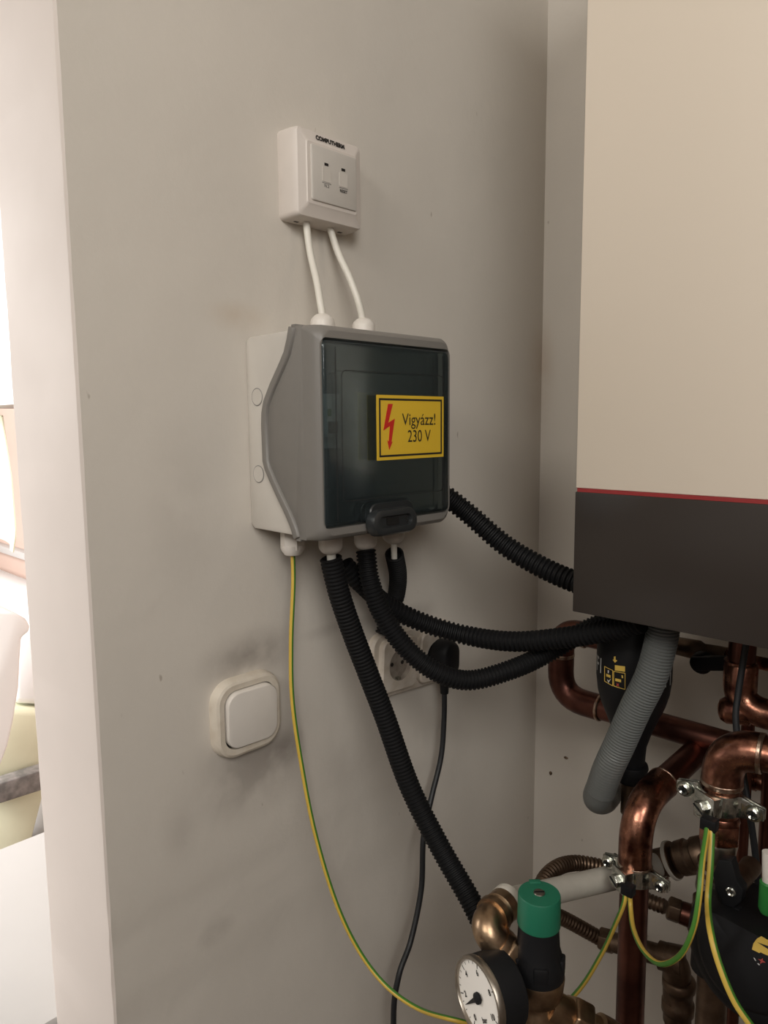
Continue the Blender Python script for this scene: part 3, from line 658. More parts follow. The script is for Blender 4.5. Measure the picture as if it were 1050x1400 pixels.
# earthing clamps
def clamp(c, r, label, yaw, tilt, hp, shift=0.0, k=1.0, name='earthing_clamp'):
    t = thing(name, label, 'clamp', c, 'earthing clamps')
    ux = Vector((math.cos(yaw), math.sin(yaw), tilt)).normalized()        # along the ears
    fr = Vector((ux.y, -ux.x, 0)).normalized()                            # towards the room
    c = Vector(c); up = ux.cross(fr); up = up if up.z > 0 else -up
    hh = .0085 * k
    def strap(sgn, nm):
        mb = MB(); P = []
        for i in range(13):
            a = PI * i / 12; P.append(c - ux * math.cos(a) * (r + .0012) + fr * sgn * math.sin(a) * (r + .0012))
        P = [c - ux * (r + .020 * k) + fr * sgn * .0020, c - ux * (r + .004) + fr * sgn * .0020] + P[1:-1] + [c + ux * (r + .004) + fr * sgn * .0020, c + ux * (r + .020 * k) + fr * sgn * .0020]
        vs = []
        for i, p in enumerate(P):
            tt = (P[min(i + 1, len(P) - 1)] - P[max(i - 1, 0)]).normalized(); nn = tt.cross(up).normalized()
            for a, b in ((-1, -1), (1, -1), (1, 1), (-1, 1)):
                h2 = hh * (.55 if i in (0, len(P) - 1) else 1)
                vs.append(p + up * h2 * a + nn * .0011 * b)
        fs = [(i * 4 + j, i * 4 + (j + 1) % 4, i * 4 + 4 + (j + 1) % 4, i * 4 + 4 + j) for i in range(len(P) - 1) for j in range(4)] + [(3, 2, 1, 0), tuple((len(P) - 1) * 4 + j for j in range(4))]
        mb.add(vs, fs); return mb.build(nm, m_zinc, t, bevel=.0006)
    strap(1, 'front_strap'); strap(-1, 'back_strap')
    for s in (-1, 1):
        p = c + ux * s * (r + .013 * k) + fr * .004; mb = MB()
        lathe(mb, p, fr, [(-.016, .0026), (0, .0028), (0, .0064 * k), (.001, .0066 * k), (.001, .0050 * k), (.0035, .0048 * k), (.0045, .0035 * k), (.0030, .0020 * k), (.003, .0001)], 20)
        sc_ = mb.build('screw', m_zinc, t)
        mb = MB(); obox(mb, p + fr * .0042, fr, up, .0075 * k, .0011, .001); obox(mb, p + fr * .0042, fr, up, .0011, .0075 * k, .001); mb.build('slot', m_black, sc_)
    # terminal block standing off the front, with a square plate and hex bolt
    p = Vector(shift)
    f2 = (fr - ux * .5).normalized()
    mb = MB(); obox(mb, p, f2, up, .020 * k, .022 * k, .0025); obox(mb, p - f2 * .007, f2, up, .012 * k, .016 * k, .013); mb.build('terminal_plate', m_zinc, t, bevel=.0006)
    mb = MB(); lathe(mb, p + f2 * .001, f2, [(0, .0062 * k), (.0050, .0062 * k), (.0060, .0050 * k)], 6, phase=.3); bo = mb.build('hex_bolt', m_zinc, t)
    mb = MB(); obox(mb, p + f2 * .0072, f2, (up + ux * .5), .0105 * k, .0012, .001); mb.build('slot', m_black, bo)
    mb = MB(); obox(mb, hp, fr, up, .0115 * k, .0105, .010); mb.build('wire_holder', m_black, t, bevel=.001)
    return p - up * .018 * k
k1 = Y_(869, 1192, P1Y); k2 = Y_(984, 1092, P2Y)
w1 = clamp((k1.x, P1Y, k1.z), r1, 'zinc earthing clamp on the vertical pipe above the single leftward wire', .0, -.02, (Y_(859, 1216, .649)), Y_(846, 1203, P1Y - r1 - .013), 1.05)
w2 = clamp((k2.x, P2Y, k2.z), r2, 'zinc earthing clamp on the bright elbow pipe, upper of two', .0, -.02, (Y_(970, 1126, .617)), Y_(963, 1104, P2Y - r2 - .014), 1.15)

# P4 upper right: vertical copper under the boiler bending right, with black cable in front
P4Y = .78; r4 = rp(1015, 920, 35, P4Y); a4 = Y_(1019, 860, P4Y); e4 = Y_(1003, 965, P4Y)
t = thing('copper_pipe', 'copper pipe dropping from the boiler beside the black cable', 'pipe', (a4.x, P4Y, a4.z))
mb = MB(); top4 = Vector((a4.x, P4Y, zb + .034)); cz4 = Vector((e4.x + .004, P4Y, e4.z))
polysweep(mb, elbow_path(top4, cz4, cz4 + Vector((.30, 0, -.004)), .030, 12), r4); mb.build('pipe_run', m_copd, t, smooth=60)
mb = MB(); lathe(mb, (a4.x - .002, P4Y, Y_(1018, 905, P4Y).z), (0, 0, -1), [(0, r4 + .001), (.003, r4 + .003), (.03, r4 + .003)], 24); 
polysweep(mb, elbow_path(cz4 + Vector((.0, 0, .05)), cz4, cz4 + Vector((.045, 0, 0)), .028, 12), r4 + .0022); mb.build('elbow_fitting', m_copper, t, smooth=60)
mb = MB(); lathe(mb, cz4 + Vector((.012, 0, -.002)), (-1, -.25, -.1), [(0, r4 + .001), (.022, r4 + .001), (.028, r4 * .8), (.030, r4 * .4)], 24); mb.build('end_cap', m_copper, t, smooth=60)

mb = MB(); tube(mb, [Y_(1023, 862, .735), Y_(1016, 905, .735), Y_(1009, 950, .73), Y_(1006, 985, .725), Y_(1013, 1040, .72), Y_(1023, 1100, .71), Y_(1033, 1170, .71), Y_(1037, 1230, .71), Y_(1038, 1290, .71)], rp(1010, 940, 9, .73), .006, 12)
o = mb.build('cable', m_rubber); o['label'] = 'black cable hanging down in front of the copper pipes at right'; o['category'] = 'cable'

# horizontal pipe with small black-handled valve under the boiler
hv = Y_(950, 888, .83); he = Y_(1050, 920, .83); rr = rp(1010, 905, 22, .83)
t = thing('isolating_valve', 'small brass valve with black lever under the boiler edge', 'valve', hv)
mb = MB(); polysweep(mb, [Vector((hv.x - .03, .83, hv.z)), Vector((hv.x + .35, .83, hv.z))], rr * .8); mb.build('pipe_run', m_copper, t)
mb = MB(); lathe(mb, (hv.x - .050, .83, hv.z), (1, 0, 0), [(0, rr), (.004, rr * 1.25), (.018, rr * 1.25), (.019, rr * .9), (.026, rr * .9), (.030, rr * 1.2), (.055, rr * 1.3), (.060, rr * 1.0), (.075, rr * 1.1), (.085, rr * 1.1)], 18); mb.build('valve_body', m_brassd, t)
mb = MB(); lc2 = at(957, 906, y=.80)
lathe(mb, lc2 + Vector((0, .012, 0)), (0, -1, -.2), [(0, .012), (.012, .012), (.014, .009)], 20)
q1 = at(988, 909, y=.79); dq = (q1 - lc2).normalized()
obox(mb, (lc2 + q1) / 2 + Vector((0, .003, 0)), (0, -1, 0), dq.cross(Vector((0, -1, 0))), (q1 - lc2).length + .012, .0155, .010); 
lo = mb.build('lever', m_black, t, bevel=.002, label='black lever')
mb = MB(); lathe(mb, lc2 + Vector((0, -.002, 0)), (0, -1, -.2), [(0, .0035), (.0022, .0035), (.003, .002)], 12); mb.build('screw', m_nickel, lo)

# pipes standing further back on the right
mb = MB(); p = Y_(1014, 1150, .84); r_ = rp(1014, 1150, 17, .84); polysweep(mb, [Vector((p.x, .84, zl + .03)), Vector((p.x, .84, 0))], r_)
o = mb.build('copper_pipe', m_copd, smooth=60); o['label'] = 'thin dark copper riser behind the black valve lever'; o['category'] = 'pipe'
mb = MB(); p = Y_(1018, 1062, .87); r_ = rp(1018, 1062, 24, .87); polysweep(mb, [Vector((p.x, .87, p.z)), Vector((p.x + .35, .87, p.z))], r_)
lathe(mb, (p.x - .004, .87, p.z), (1, 0, 0), [(0, r_ + .002), (.018, r_ + .002)], 20)
o = mb.build('copper_pipe', m_copper, smooth=60); o['label'] = 'short horizontal copper pipe at the right edge behind the black cable'; o['category'] = 'pipe'
mb = MB(); p = Y_(1052, 1100, .86); r_ = rp(1050, 1100, 24, .86); polysweep(mb, [Vector((p.x, .862, Y_(1050, 1040, .86).z)), Vector((p.x, .862, 0))], r_)
o = mb.build('copper_pipe', m_copd, smooth=60); o['label'] = 'copper riser cut by the right edge of the photo'; o['category'] = 'pipe'
t = thing('thermometer_valve', 'white rod with green cap at the right edge', 'valve', Y_(1050, 1200, .62))
mb = MB(); p = Y_(1051, 1165, .62); q = Y_(1051, 1215, .62); polysweep(mb, [p, q], .005, 16); mb.build('rod', m_white, t)
mb = MB(); lathe(mb, Y_(1051, 1205, .62), (0, 0, -1), [(0, .006), (.001, .0068), (.024, .0068), (.028, .005), (.0285, .003)], 20); mb.build('cap', mat('bright_green', (.03, .2, .04), .4), t, label='green cap')

# ------------------------------------------------------------------ magnetic filter
FX, FY_ = Y_(868, 880, .76).x, .76
zq = lambda py: Y_(870, py, .76).z
t = thing('magnetic_filter', 'black funnel-shaped heating filter with yellow symbols under the boiler', 'filter', (FX, FY_, zq(1060)))
prof = [(zq(852), .0385), (zq(858), .0405), (zq(925), .0405), (zq(945), .0385), (zq(962), .0345), (zq(1000), .0215), (zq(1020), .0165), (zq(1046), .0150)]
mb = MB(); lathe(mb, (FX, FY_, 0), (0, 0, 1), prof[::-1], 40); mb.build('filter_body', m_black, t, smooth=50)
mb = MB(); lathe(mb, (FX, FY_, 0), (0, 0, 1), [(zq(1046), .0150), (zq(1046), .0185), (zq(1051), .0195), (zq(1057), .0180), (zq(1062), .0175), (zq(1069), .0150), (zq(1072), .012)][::-1], 32); mb.build('lower_ring', m_black, t, smooth=50)
mb = MB(); lathe(mb, (FX, FY_, 0), (0, 0, 1), [(zq(1068), .0095), (zq(1115), .0095)][::-1], 24); mb.build('outlet_pipe', m_brassd, t)
mb = MB(); lathe(mb, (FX, FY_, 0), (0, 0, 1), [(zb + .034, .022), (zq(852), .024)][::-1], 24); mb.build('neck', m_black, t)
# printed marks wrapped round the drum
aim = math.atan2(-FY_, AX - FX)            # azimuth that faces the camera
def drum(px, py):
    # pixel -> (arc, z) on the drum
    x0 = Y_(px, py, FY_); dx = (x0 - Vector((FX, FY_, x0.z)))
    side_ = Vector((-math.sin(aim), math.cos(aim), 0)); k = max(-.98, min(.98, dx.dot(side_) * .93 / .0405))
    return math.asin(k), x0.z
def dpt(a, z, e=.0003): 
    R = .0405 + e; return Vector((FX + R * math.cos(aim + a), FY_ + R * math.sin(aim + a), z))
def patch(name, pts, mtl, e=.0004, lb=None):
    """closed pixel outline -> curved thin patch"""
    mb = MB(); q = [drum(*p) for p in pts]
    n_ = len(q); c = (sum(a for a, _ in q) / n_, sum(z for _, z in q) / n_)
    vs = [dpt(*c, e)] + [dpt(a, z, e) for a, z in q]
    mb.add(vs, [(0, i + 1, (i + 1) % n_ + 1) for i in range(n_)]); return mb.build(name, mtl, t, label=lb)
def outline(pts, th=.0004):
    mb = MB(); q = [drum(*p) for p in pts]; n_ = len(q)
    for i in range(n_):
        (a0, z0), (a1, z1) = q[i], q[(i + 1) % n_]
        tube(mb, [dpt(a0 + (a1 - a0) * s / 4, z0 + (z1 - z0) * s / 4) for s in range(5)], th, .003, 6)
    return mb
m_lab = mat('label_yellow', (.62, .42, .08), .5); m_labw = mat('label_white', (.5, .5, .48), .5); m_labr = mat('label_red', (.35, .05, .04), .5)
patch('label_bar', [(841, 892), (855, 894), (855, 901), (841, 899)], m_lab)
patch('arrow', [(839.5, 881), (842, 880.5), (842, 885), (844.5, 886), (841, 889), (838, 885), (839.5, 885)], m_lab)
outline([(826.5, 895), (838, 899), (838, 919), (826.5, 914)]).build('symbol_frame', m_lab, t)
outline([(839.3, 900), (855, 903), (855, 924), (839.3, 919)]).build('symbol_frame', m_lab, t)
patch('label_bar', [(829, 904), (835, 905.5), (835, 909), (829, 907.5)], m_lab)
patch('label_bar', [(841.5, 909), (849.5, 911), (849.5, 914.5), (841.5, 912.5)], m_lab)
patch('arrow', [(831, 899), (833, 899.5), (832.5, 903), (831, 903)], m_labw)
patch('arrow', [(850, 905), (852, 905.5), (852.5, 909), (850.5, 909)], m_lab)
patch('tick_symbol', [(830, 911), (832, 913.5), (836, 909.5), (832, 916)], m_labw)
patch('cross_symbol', [(843, 914.5), (845, 916.5), (847, 915.5), (846, 918), (847.5, 920.5), (845, 919), (842.5, 919), (844, 917)], m_labr)
for a0, pb in ((-1.25, 908), (.95, 917)):
    z0 = zq(pb)
    text_mb('TF1', .024, None, None, None, extra=.0003, mp=lambda a, b, a0=a0, z0=z0: dpt(a0 + a * .7 / .0405, z0 + b)).build('lettering', m_labw, t)

# grey drain hose
HY = .705
t = thing('drain_hose', 'grey ribbed drain hose hanging in front of the black filter', 'hose', Y_(815, 1095, HY))
rh = rp(860, 960, 42, HY)
hp = [Y_(908, 846, HY), Y_(903, 880, HY), Y_(890, 925, HY), Y_(868, 970, HY), Y_(848, 1015, HY), Y_(831, 1052, HY), Y_(821, 1080, HY + .005)]
mb = MB(); corr(mb, hp, rh, .0034, .0016, 32, fade=lambda s: 1 if s < .62 else max(.12, 1 - (s - .62) * 4)); mb.build('ribbed_hose', m_hose, t, smooth=40)
mb = MB(); C_, L = spline([Y_(822, 1077, HY + .005), Y_(817, 1091, HY + .015), Y_(826, 1092, HY + .05), Y_(836, 1078, HY + .10), Y_(843, 1065, YW1 - .01)], .004)
sweep(mb, C_, lambda i: rh * (1.0 - .12 * i / len(C_)), 28); mb.build('hose_bend', m_hose, t, smooth=60)

# ------------------------------------------------------------------ pressure gauge and reducer group
RY = .50; rc = Y_(737, 1240, RY); RX = rc.x
zr = lambda py: Y_(737, py, RY).z
px_r = lambda w_: rp(737, 1300, w_, RY)
t = thing('pressure_reducer', 'brass pressure reducer with green cap on a black bonnet', 'valve', (RX, RY, zr(1400)))
mb = MB(); R_ = px_r(58)
lathe(mb, (RX, RY, 0), (0, 0, 1), [(zr(1262), R_), (zr(1223), R_ * .985), (zr(1221), R_ * .95), (zr(1220.5), R_ * .3)], 40); mb.build('cap', m_green, t, label='green adjusting cap', smooth=40)
mb = MB(); obox(mb, (RX - R_ * .62, RY + R_ * .60, zr(1222) - .0008), (0, 0, 1), (1, 1, 0), .005, .010, .005); mb.build('cap_notch', m_green, t, bevel=.0008)
mb = MB(); lathe(mb, (RX, RY, zr(1221)), (0, 0, 1), [(0, .0050), (.0010, .0046), (.0012, .003)], 20); s_ = mb.build('screw', m_nickel, t)
mb = MB(); obox(mb, (RX, RY, zr(1221) + .0013), (0, 0, 1), (1, 1, 0), .0012, .0085, .0008); mb.build('slot', m_black, s_)
mb = MB(); lathe(mb, (RX, RY, 0), (0, 0, 1), [(zr(1331), px_r(70)), (zr(1322), px_r(72)), (zr(1312), px_r(70)), (zr(1303), px_r(65)), (zr(1292), px_r(58)), (zr(1258), px_r(54))], 40); mb.build('bonnet', m_black, t, smooth=45)
mb = MB()
for a in (-2.2, -.9, .4, 1.7): obox(mb, (RX + math.cos(a) * px_r(62), RY + math.sin(a) * px_r(62), zr(1312)), (math.cos(a), math.sin(a), 0), UP, .012, .014, .006)
mb.build('bonnet_rib', m_black, t, bevel=.0015)
mb = MB(); lathe(mb, (RX, RY, 0), (0, 0, 1), [(zr(1400) - .03, px_r(52)), (zr(1385), px_r(56)), (zr(1376), px_r(44)), (zr(1368), px_r(42)), (zr(1362), px_r(60)), (zr(1352), px_r(69)), (zr(1333), px_r(73)), (zr(1330), px_r(71))], 40); mb.build('valve_body', m_brass, t, smooth=45)
mb = MB(); lathe(mb, (RX, RY, zr(1400) - .03), (0, 0, -1), [(0, .0165), (.002, .019), (.016, .019), (.018, .0165)], 6); mb.build('union_nut', m_brass, t, bevel=.001)
mb = MB(); polysweep(mb, [Vector((RX, RY, zr(1400) - .045)), Vector((RX, RY, 0))], .0125); mb.build('supply_pipe', m_copd, t)
# union towards lower right
d = (Y_(800, 1405, RY + .03) - Vector((RX, RY, zr(1372)))).normalized(); o0 = Vector((RX, RY, zr(1368)))
mb = MB(); lathe(mb, o0, d, [(.010, .0140), (.030, .0140), (.034, .0125)], 28); mb.build('side_branch', m_brass, t)
mb = MB(); lathe(mb, o0 + d * .030, d, [(0, .0168), (.002, .0185), (.018, .0185), (.020, .0168)], 6, phase=.4); mb.build('union_nut', m_brass, t, bevel=.0012)
mb = MB(); lathe(mb, o0 + d * .050, d, [(0, .0110), (.010, .0120), (.012, .0148), (.022, .0148), (.05, .013)], 24); mb.build('union_tail', m_brass, t)
# left branch to the brass elbow
el = Y_(664, 1275, .475)
d2 = (el - Vector((RX, RY, zr(1355)))).normalized(); o1 = Vector((RX, RY, zr(1352)))
mb = MB(); lathe(mb, o1, d2, [(.012, .0140), ((el - o1).length - .024, .0140)], 28); mb.build('side_branch', m_brass, t)
mb = MB(); lathe(mb, o1 + d2 * ((el - o1).length - .032), d2, [(0, .0150), (.002, .0168), (.012, .0168), (.014, .0150)], 6, phase=.2); mb.build('union_nut', m_brass, t, bevel=.001)

# brass elbow
t = thing('brass_elbow', 'brass elbow between pressure reducer and white pipe', 'pipe fitting', el)
ew = Y_(700, 1240, .52)
de = (ew - el).normalized(); ce_ = el + Vector((-.004, 0, .004))
mb = MB(); polysweep(mb, elbow_path(ce_ - d2 * .022, ce_, ce_ + de * .022, .016, 10), .0138); lathe(mb, ce_ - d2 * .024, d2 * -1, [(-.006, .0155), (0, .0162), (.003, .0155)], 28); mb.build('elbow_body', m_brass, t, smooth=60)
mb = MB(); lathe(mb, ce_ + de * .016, de, [(0, .0160), (.006, .0165), (.007, .0130), (.010, .0135), (.012, .0150), (.022, .0150), (.024, .0120)], 28); mb.build('collar', m_brass, t)
mb = MB(); lathe(mb, ce_ + de * .038, de, [(0, .0145), (.002, .0155), (.008, .0155), (.010, .0135)], 24); mb.build('ferrule', m_pvc, t, label='white ferrule')

# white pipe
s0 = ce_ + de * .044; s1_ = Y_(846, 1198, .71)
t = thing('plastic_pipe', 'white plastic pipe running behind the green-capped reducer', 'pipe', s0)
mb = MB(); polysweep(mb, [s0, s0.lerp(s1_, .3), s1_, Y_(905, 1180, .765)], lambda i: (.0115, .0118, .0125, .0125)[i], 24); mb.build('pipe_run', m_pvc, t, smooth=60)
mb = MB(); a_ = Y_(893, 1182, .765); b_ = Y_(975, 1163, .775); db = (b_ - a_).normalized()
lathe(mb, a_, db, [(-.006, .0155), (.020, .0155), (.021, .0195), (.024, .0200), (.027, .0195), (.028, .0155)], 28); mb.build('press_sleeve', m_brassd, t)
mb = MB(); lathe(mb, a_ + db * .022, db, [(-.001, .0195), (0, .0208), (.003, .0208), (.004, .0195)], 28, cap0=False, cap1=False); mb.build('clip_ring', m_pvc, t, label='pale clip ring')
mb = MB(); lathe(mb, a_ + db * .030, db, [(0, .0150), (.004, .0185), (.014, .0190), (.016, .0165), (.022, .0165), (.024, .0185), (.034, .0180), (.036, .0165), (.052, .0165)], 28); mb.build('end_fitting', m_brassd, t)

# pressure gauge
gcn = Y_(655, 1364, .445); gn = Vector((-.30, -1.0, .06)).normalized(); GR = .0312
t = thing('pressure_gauge', 'round pressure gauge with white dial and black case', 'gauge', gcn)
mb = MB(); lathe(mb, gcn, gn, [(-.030, GR * .86), (-.027, GR * .97), (-.004, GR), (0, GR * .985)], 56); mb.build('case', m_black, t, smooth=40)
mb = MB(); lathe(mb, gcn, gn, [(-.003, GR + .0004), (.0015, GR + .0006), (.0030, GR - .0005), (.0030, GR - .0022), (.0018, GR - .0028), (-.002, GR - .0030)], 56, cap0=False, cap1=False); mb.build('bezel', m_nickel, t, smooth=40)
mb = MB(); lathe(mb, gcn, gn, [(-.001, GR - .0026), (0.0004, GR - .0026)], 56); mb.build('dial', m_dial, t, label='white dial')
gu, gv, _ = frame_of(gn, UP)
def gp(r, ang, e=.0006): return gcn + gu * (r * math.sin(ang)) + gv * (r * math.cos(ang)) + gn * e      # ang clockwise from top as seen
# make sure gu points to the viewer's right
if gu.dot(Vector((ROW[0][0], ROW[1][0], ROW[2][0]))) < 0: gu = -gu
mb = MB()
for k in range(21):
    a = math.radians(-172 + 270 * k / 20); ln = .0042 if k % 4 == 0 else .0022; wd = .0009 if k % 4 == 0 else .0006
    p0, p1 = gp(GR - .0038, a), gp(GR - .0038 - ln, a); s = (gu * math.cos(a) - gv * math.sin(a)) * wd / 2
    mb.add([p0 - s, p0 + s, p1 + s, p1 - s], [(0, 1, 2, 3)])
mb.build('scale_ticks', m_ink, t)
GU = gv * math.cos(math.radians(-37)) + gu * math.sin(math.radians(-37))
for k, tx in enumerate(('0', '2', '4', '6', '8', '10')):
    a = math.radians(-172 + 54 * k); text_mb(tx, .0064, gp(GR - .0115, a), gn, GU, .9, .0002, extra=.0002).build('numeral', m_ink, t)
text_mb('bar', .0060, gp(.016, math.radians(143)), gn, GU, .9, .0002, extra=.00015).build('lettering', m_ink, t)
a = math.radians(-138); dv = (gp(1, a, 0) - gcn).normalized(); sv = dv.cross(gn)
c0 = gcn + gn * .0016
mb = MB(); mb.add([c0 - dv * .006 - sv * .0028, c0 - dv * .006 + sv * .0028, c0 + sv * .0020, c0 + dv * .0055 + sv * .0020, c0 + dv * (GR - .007), c0 + dv * .0055 - sv * .0020, c0 - sv * .0020], [(0, 1, 2, 3, 4, 5, 6)])
nd = mb.build('needle', m_ink, t, label='black needle')
mb = MB(); lathe(mb, gcn, gn, [(.0008, .0046), (.0030, .0044), (.0036, .003)], 24); mb.build('hub', m_black, nd)
mb = MB(); lathe(mb, gcn - gn * .030, -gn, [(0, .010), (.006, .010)], 6); mb.build('stem', m_brass, t)

# ------------------------------------------------------------------ stainless corrugated hoses and rear brass
def flex(pts, r, label, name='flexible_pipe'):
    mb = MB(); corr(mb, pts, r, .0050, .0013, 20); o = mb.build(name, m_brassd, smooth=50); o['label'] = label; o['category'] = 'flexible pipe'; o['group'] = 'ribbed metal flexible pipes'
flex([Y_(735, 1232, .70), Y_(744, 1203, .73), Y_(762, 1186, .76), Y_(785, 1180, .79), Y_(812, 1183, .81), Y_(845, 1192, .83), Y_(890, 1205, .86)], .0098, 'ribbed metal pipe arching above the white plastic pipe')
flex([Y_(735, 1240, .74), Y_(775, 1258, .78), Y_(815, 1280, .81), Y_(828, 1287, .815)], .0095, 'ribbed metal pipe sloping down behind the green cap')
flex([Y_(868, 1222, .86), Y_(893, 1234, .86), Y_(910, 1240, .86)], .0095, 'short ribbed metal pipe right of the vertical copper pipe')
t = thing('brass_manifold', 'dull brass tee and fittings behind the vertical copper pipe', 'pipe fitting', Y_(930, 1310, .83))
aa = Y_(820, 1283, .815); bb = Y_(925, 1312, .83); dm = (bb - aa).normalized()
mb = MB(); lathe(mb, aa, dm, [(0, .0125), (.002, .0150), (.016, .0150), (.018, .0125)], 6, phase=.3); mb.build('union_nut', m_brassd, t, bevel=.001)
mb = MB(); lathe(mb, aa + dm * .017, dm, [(0, .0120), (.012, .0125), (.013, .0150), (.024, .0150), (.025, .0125), ((bb - aa).length - .03, .0125), ((bb - aa).length - .028, .0165), ((bb - aa).length - .010, .0175)], 24); mb.build('tee_arm', m_brassd, t)
mb = MB(); polysweep(mb, elbow_path(bb - dm * .02, bb, Vector((bb.x + .004, bb.y, bb.z - .08)), .018, 10), .0165, 24)
lathe(mb, (bb.x + .004, bb.y, bb.z - .022), (0, 0, -1), [(0, .0165), (.002, .0195), (.012, .0195), (.014, .0170), (.030, .0165), (.032, .0190), (.044, .0190), (.046, .0165)], 24); mb.build('tee_body', m_brassd, t, smooth=60)
mb = MB(); polysweep(mb, [Vector((bb.x + .004, bb.y, bb.z - .06)), Vector((bb.x + .004, bb.y, 0))], .0145, 24); mb.build('drop_pipe', m_copd, t)
cc_ = Y_(912, 1240, .85); dd_ = Y_(985, 1268, .87); de2 = (dd_ - cc_).normalized()
t = thing('brass_coupling', 'dull brass coupling between ribbed pipe and black pump', 'pipe fitting', cc_)
mb = MB(); lathe(mb, cc_, de2, [(0, .0115), (.002, .0150), (.015, .0150), (.017, .0120)], 6, phase=.3); mb.build('union_nut', m_brassd, t, bevel=.001)
mb = MB(); lathe(mb, cc_ + de2 * .016, de2, [(0, .0135), (.010, .0140), (.011, .0165), (.026, .0165), (.028, .0150), (.08, .0150)], 24); mb.build('coupling_body', m_copd, t)

# ------------------------------------------------------------------ pump
PYm = .60; pcn = at(1028, 1302, y=PYm); PR = rp(1028, 1300, 192, PYm)
t = thing('circulation_pump', 'black round circulation pump with yellow dial at lower right', 'pump', pcn)
pnrm = Vector((-.12, -1, .22)).normalized()
mb = MB(); lathe(mb, pcn, pnrm, [(-.085, PR * .80), (-.075, PR * .92), (-.02, PR * 1.0), (-.008, PR * .985), (.001, PR * .93), (.006, PR * .82), (.0065, PR * .74), (.012, PR * .70), (.016, PR * .62), (.0165, PR * .2)], 56)
pu, pv, _ = frame_of(pnrm, UP)
for v in mb.v:
    h_ = (v - pcn).dot(pv)
    if h_ > .022: v -= pv * (h_ - .022)
mb.build('pump_head', m_black, t, smooth=45)
pu, pv, _ = frame_of(pnrm, UP)
if pu.dot(Vector((ROW[0][0], ROW[1][0], ROW[2][0]))) < 0: pu = -pu
def onface(px, py, e=.0170):
    c = Vector((px - 525, py - 700, F)); r = Vector([ROW[i].dot(c) for i in range(3)]); o0 = pcn + pnrm * e
    tt = (o0 - CAM).dot(pnrm) / r.dot(pnrm); return CAM + r * tt
def facepoly(name, pts, mtl, e=.0168, lb=None):
    mb = MB(); mb.add([onface(px, py, e) for px, py in pts], [tuple(range(len(pts)))]); mb.build(name, mtl, t, label=lb)
facepoly('dial_fan', [(1028, 1298), (1030, 1290), (1035, 1283), (1041, 1280), (1062, 1292), (1060, 1310), (1046, 1305), (1040, 1302), (1038, 1303)], m_lab, lb='yellow fan-shaped scale')
facepoly('dial_pointer', [(1035, 1288), (1060, 1297), (1060, 1303), (1049, 1297)], m_ink, .0171)
facepoly('red_mark', [(1036, 1311), (1040, 1312), (1043, 1310), (1043, 1313), (1047, 1316), (1042, 1316), (1039, 1318), (1040, 1314)], m_labr)
facepoly('white_mark', [(1030, 1309), (1032, 1310), (1034, 1314), (1032, 1313)], m_labw)
facepoly('white_mark', [(1035, 1317), (1037, 1317), (1039, 1319), (1038, 1320)], m_labw)
mb = MB(); lathe(mb, (vx, P2Y, zD), (0, 0, -1), [(.003, r2 + .003), (.04, r2 + .004), (.042, .014)], 24); mb.build('pump_flange', m_black, t)
mb = MB(); lathe(mb, (vx - .006, P2Y + .02, zD), (0, 0, -1), [(.03, .014), (.13, .014), (.132, .019), (.15, .019), (.152, .014), (zD, .014)], 24); mb.build('pump_pipe', m_brassd, t)
wh = MB(); tube(wh, [at(965, 1339, y=PYm - .004), at(975, 1330, y=PYm - .007), at(983, 1325, y=PYm - .008)], .0009, .003, 8); wh.build('cable_tie', m_labw, t)

# ------------------------------------------------------------------ earth wires
def wire(pts, r, label, roll=0.0, twist=0.0, green=.42):
    C_, L = spline(pts, .005); mb = MB(); n = 16
    def sect(i, j):
        return 1 if (j / n + roll + twist * i / len(C_)) % 1.0 < green else 0
    sweep(mb, C_, lambda i: r, n, 0, True, sect, start_n=(1, 0, 0)); o = mb.build('earth_wire', [m_wy, m_wg], smooth=60); o['label'] = label; o['category'] = 'wire'; o['group'] = 'yellow and green earth wires'
gz = Vector((gl0.x, gl0.y, BZ0 - .019))
wire([gz, A_(401, 800, .036), A_(398, 880, .038), A_(400, 960, .042), A_(413, 1050, .05), A_(431, 1140, .062), A_(458, 1230, .08), A_(488, 1295, .10), A_(525, 1345, .13), A_(570, 1378, .17), A_(620, 1394, .22),
      Y_(680, 1405, .55), Y_(745, 1393, .60), Y_(790, 1355, .63), Y_(822, 1305, .645), Y_(842, 1262, .645), Y_(853, 1235, .645), Y_(856, 1215, .650)], .0024, 'long yellow and green earth wire from box gland down to lower clamp', roll=.28, green=.33)
wire([Y_(861, 1216, .648), Y_(862, 1240, .645), Y_(866, 1270, .625), Y_(880, 1300, .598), Y_(903, 1318, .578), Y_(930, 1306, .568), Y_(948, 1270, .566), Y_(956, 1225, .570), Y_(960, 1180, .585), Y_(966, 1140, .610), Y_(968, 1122, .618)], .0024, 'looping yellow and green earth wire joining both clamps', roll=.70, green=.27)
wire([Y_(973, 1122, .618), Y_(973, 1145, .612), Y_(971, 1190, .60), Y_(968, 1235, .59), Y_(972, 1275, .555), Y_(984, 1320, .545), Y_(1005, 1370, .54), Y_(1035, 1415, .54), Y_(1060, 1470, .55), Vector((.46, .57, .80)), Vector((.47, .62, .60)), Vector((.47, .66, .30))], .0027, 'yellow and green earth wire hanging from upper clamp over the pump', roll=.15, green=.33)

